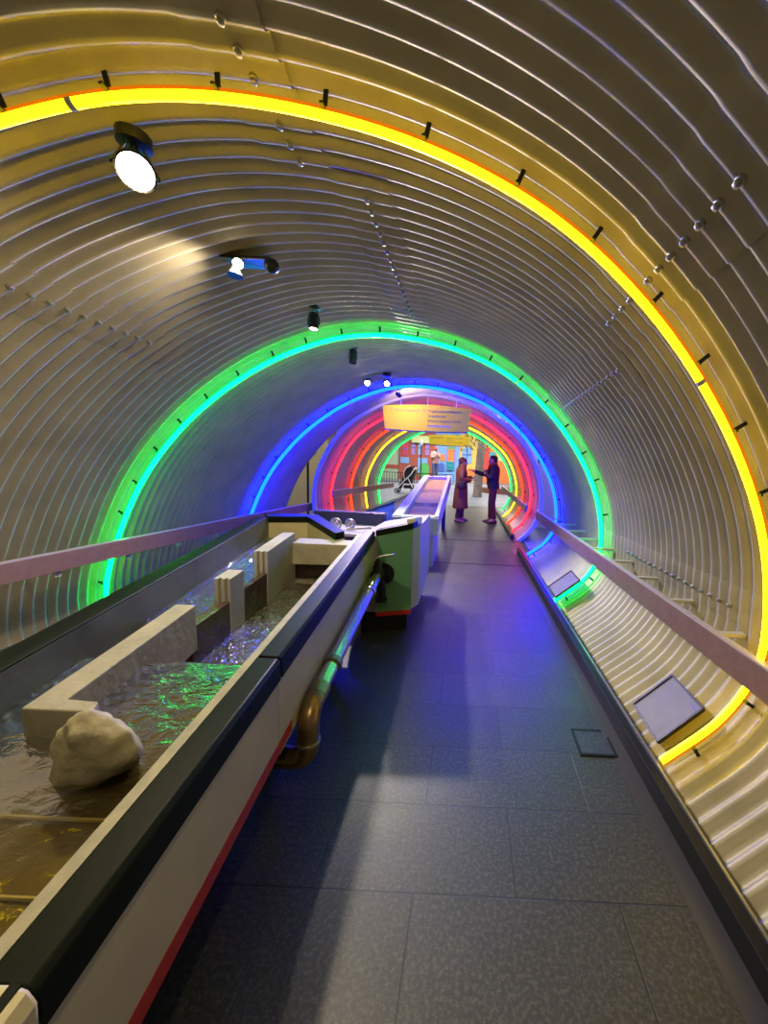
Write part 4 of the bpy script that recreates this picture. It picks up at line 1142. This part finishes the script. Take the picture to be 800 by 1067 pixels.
# man in the navy jacket, facing her, one arm stretched out to the tree side
NAVJ = mat('navy_jacket', (.012, .012, .03), .7); MAR = mat('maroon_trousers', (.075, .012, .025), .7); REDSH = mat('dark_red_shoes', (.16, .02, .025), .5)
J = base_joints(elr=(.26, -.22, 1.20), wrr=(.49, -.20, 1.27), par=(.56, -.19, 1.29), ell=(.04, .25, 1.12), wrl=(.20, .16, 1.20), pal=(.22, .13, 1.27),
                anl=(-.06, .08, .09), tol=(.08, .10, .035), knl=(0, .09, .49), anr=(.05, -.08, .09), tor=(.19, -.10, .035), knr=(.05, -.09, .50))
def jacket(g, J, hf):
    g.rings([(.0, 0, .86, .145, .19), (.0, 0, .90, .15, .195), (.01, 0, 1.05, .14, .185), (.005, 0, 1.20, .145, .20), (0, 0, 1.32, .145, .21), (-.005, 0, 1.41, .115, .185), (0, 0, 1.46, .075, .10), (.0, 0, 1.49, .065, .07)], 22)
    sleeve(g, J, 'l', .075, .048); sleeve(g, J, 'r', .075, .048)
def scarf2(g, J, hf):
    g.rings([(.03, 0, 1.38, .12, .12), (.03, 0, 1.43, .125, .12), (.015, 0, 1.48, .095, .095), (.01, 0, 1.51, .075, .075)], 18)
    for s_ in (-.05, .05): g.tube([(.12, s_, 1.42), (.165, s_, 1.28), (.165, s_, 1.08), (.155, s_, .94)], [.045, .045, .042, .04], 8, sq=.4)
def mhair(g, J, hf): g.rings([(-.05, 0, -.06, .045, .062), (-.04, 0, -.01, .066, .080), (-.022, 0, .035, .086, .082), (-.006, 0, .06, .104, .082), (-.004, 0, .09, .095, .074), (-.004, 0, .118, .066, .055), (-.004, 0, .13, .02, .02)], 18, hf)
person('person in a navy jacket and red scarf, one arm held out, facing left', (.55, 9.35, fz(9.35)), R(176), J,
       [('trousers', MAR, lambda g, J, hf: legs(g, J, .095, .058)), ('shoes', REDSH, lambda g, J, hf: shoes(g, J)), ('jacket', NAVJ, jacket), ('scarf', mat('brick_scarf', (.30, .08, .045), .8), scarf2), ('hair', mat('black_hair', (.012, .009, .008), .5), mhair)],
       H=1.015)
# figure across the courtyard on a plinth
px_, py_ = -1.95, 20.8; zp = fz(py_)
pln = thing('plinth', 'low white stone plinth beyond the fence under the standing figure', 'plinth')
MB().box(px_ - .5, px_ + .5, py_ - .35, py_ + .35, zp - .002, zp + .20).build('block', WHITE, pln, bevel=.02)
MB().box(px_ - .54, px_ + .54, py_ - .39, py_ + .39, zp + .20, zp + .25).build('top_slab', WHITE, pln, bevel=.01)
J = base_joints(ell=(.10, .22, 1.12), wrl=(.22, .05, 1.22), pal=(.24, 0, 1.25), elr=(.04, -.25, 1.12), wrr=(.20, -.10, 1.16), par=(.24, -.05, 1.18))
def shirt(g, J, hf):
    g.rings([(.0, 0, .82, .145, .19), (.0, 0, .88, .15, .195), (.01, 0, 1.05, .14, .185), (.005, 0, 1.20, .145, .20), (0, 0, 1.32, .145, .21), (-.005, 0, 1.41, .115, .185), (0, 0, 1.46, .07, .09)], 20)
    sleeve(g, J, 'l', .078, .05); sleeve(g, J, 'r', .078, .05)
def capf(g, J, hf):
    g.rings([(-.008, 0, .015, .108, .086), (-.008, 0, .05, .108, .088), (-.010, 0, .095, .085, .07), (-.012, 0, .125, .03, .03)], 16, hf)
    g.rings([(.10, 0, .018, .075, .065), (.10, 0, .028, .07, .06)], 14, hf)
person('person in a red cap, pale pink top and jeans across the courtyard', (px_ - .15, py_, zp + .265), R(-60), J,
       [('jeans', mat('denim', (.05, .08, .20), .7), lambda g, J, hf: legs(g, J, .10, .065)), ('shoes', mat('grey_shoes', (.4, .4, .4), .5), lambda g, J, hf: shoes(g, J)), ('top', mat('pale_pink_top', (.40, .22, .20), .7), shirt), ('cap', mat('red_cap', (.62, .04, .04), .6), capf)],
       skin=mat('brown_skin', (.16, .08, .05), .5), H=1.05)

# ------------------------------------------------------------------ light in the hall
def area(loc, sx, sy, w, col):
    l = bpy.data.lights.new('hall_light', 'AREA'); l.shape = 'RECTANGLE'; l.size = sx; l.size_y = sy; l.energy = w; l.color = col
    o = bpy.data.objects.new('hall_light', l); COL.objects.link(o); o.location = loc; LIGHTS.append(o)
    lm = thing('ceiling_light', {0: 'flat light panel on the hall ceiling over the courtyard'}.get(0), 'ceiling light', 'hall ceiling lights')
    MB().box(loc[0] - sx / 2 - .03, loc[0] + sx / 2 + .03, loc[1] - sy / 2 - .03, loc[1] + sy / 2 + .03, loc[2] + .01, 3.0).build('housing', WHITE, lm)
for x, y, w in ((-2.5, 19.5, 300), (1.5, 19.5, 270), (-2.5, 14.6, 170), (1.5, 14.6, 150)):
    area((x, y, 2.9), 2.0, 1.0, w, (1, .96, .90))
area((-5.5, 8.6, 2.9), 1.5, 1.0, 70, (1, .88, .66))
area((2.9, 7.6, 2.9), 1.5, 1.0, 40, (1, .92, .78))
wd = bpy.data.worlds.new('world'); wd.use_nodes = True; sc.world = wd
wd.node_tree.nodes['Background'].inputs[0].default_value = (1, .86, .50, 1); wd.node_tree.nodes['Background'].inputs[1].default_value = .10

# ------------------------------------------------------------------ camera
cam = bpy.data.cameras.new('camera'); cam.sensor_fit = 'HORIZONTAL'; cam.sensor_width = 36; cam.lens = 385 / 800 * 36
cam.shift_x = -88 / 800; cam.shift_y = 1.5 / 800; cam.clip_start = .02
co = bpy.data.objects.new('camera', cam); COL.objects.link(co)
D = Vector((4 / 385, 44 / 385, 1)).normalized()          # direction of the bore in camera axes (right, up, forward)
U = Vector((math.sin(R(2.5)), math.cos(R(2.5)), 0)); U = (U - D * U.dot(D)).normalized()
X = -D.cross(U)
if X.x < 0: X = -X
right = Vector((X.x, D.x, U.x)); up = Vector((X.y, D.y, U.y)); fwd = Vector((X.z, D.z, U.z))
co.matrix_world = WORLD @ Matrix(((right.x, up.x, -fwd.x, 0), (right.y, up.y, -fwd.y, 0), (right.z, up.z, -fwd.z, 0), (0, 0, 0, 1)))
sc.camera = co

# ------------------------------------------------------------------ settle everything into the level world, origins at each thing's base
def kids(o):
    out = [o]
    for c in o.children: out += kids(c)
    return out


bpy.context.view_layer.update()
for o in MESHES: o.data.transform(WORLD)
for o in LIGHTS:
    bpy.context.view_layer.update(); o.matrix_world = WORLD @ o.matrix_world
for r_ in ROOTS:
    ms = [k for k in kids(r_) if k.type == 'MESH']
    vs = [v.co for k in ms for v in k.data.vertices]
    b = Vector(((min(v.x for v in vs) + max(v.x for v in vs)) / 2, (min(v.y for v in vs) + max(v.y for v in vs)) / 2, min(v.z for v in vs)))
    for k in ms: k.data.transform(Matrix.Translation(-b))
    r_.location = b

vs = sc.view_settings
vs.view_transform = 'Standard'; vs.look = 'None'; vs.exposure = 0; vs.gamma = 1; vs.use_curve_mapping = False
sc.cycles.use_denoising = True
sc.cycles.max_bounces = 8; sc.cycles.transparent_max_bounces = 12
sc.cycles.sample_clamp_indirect = 6
sc.cycles.caustics_reflective = False; sc.cycles.caustics_refractive = False
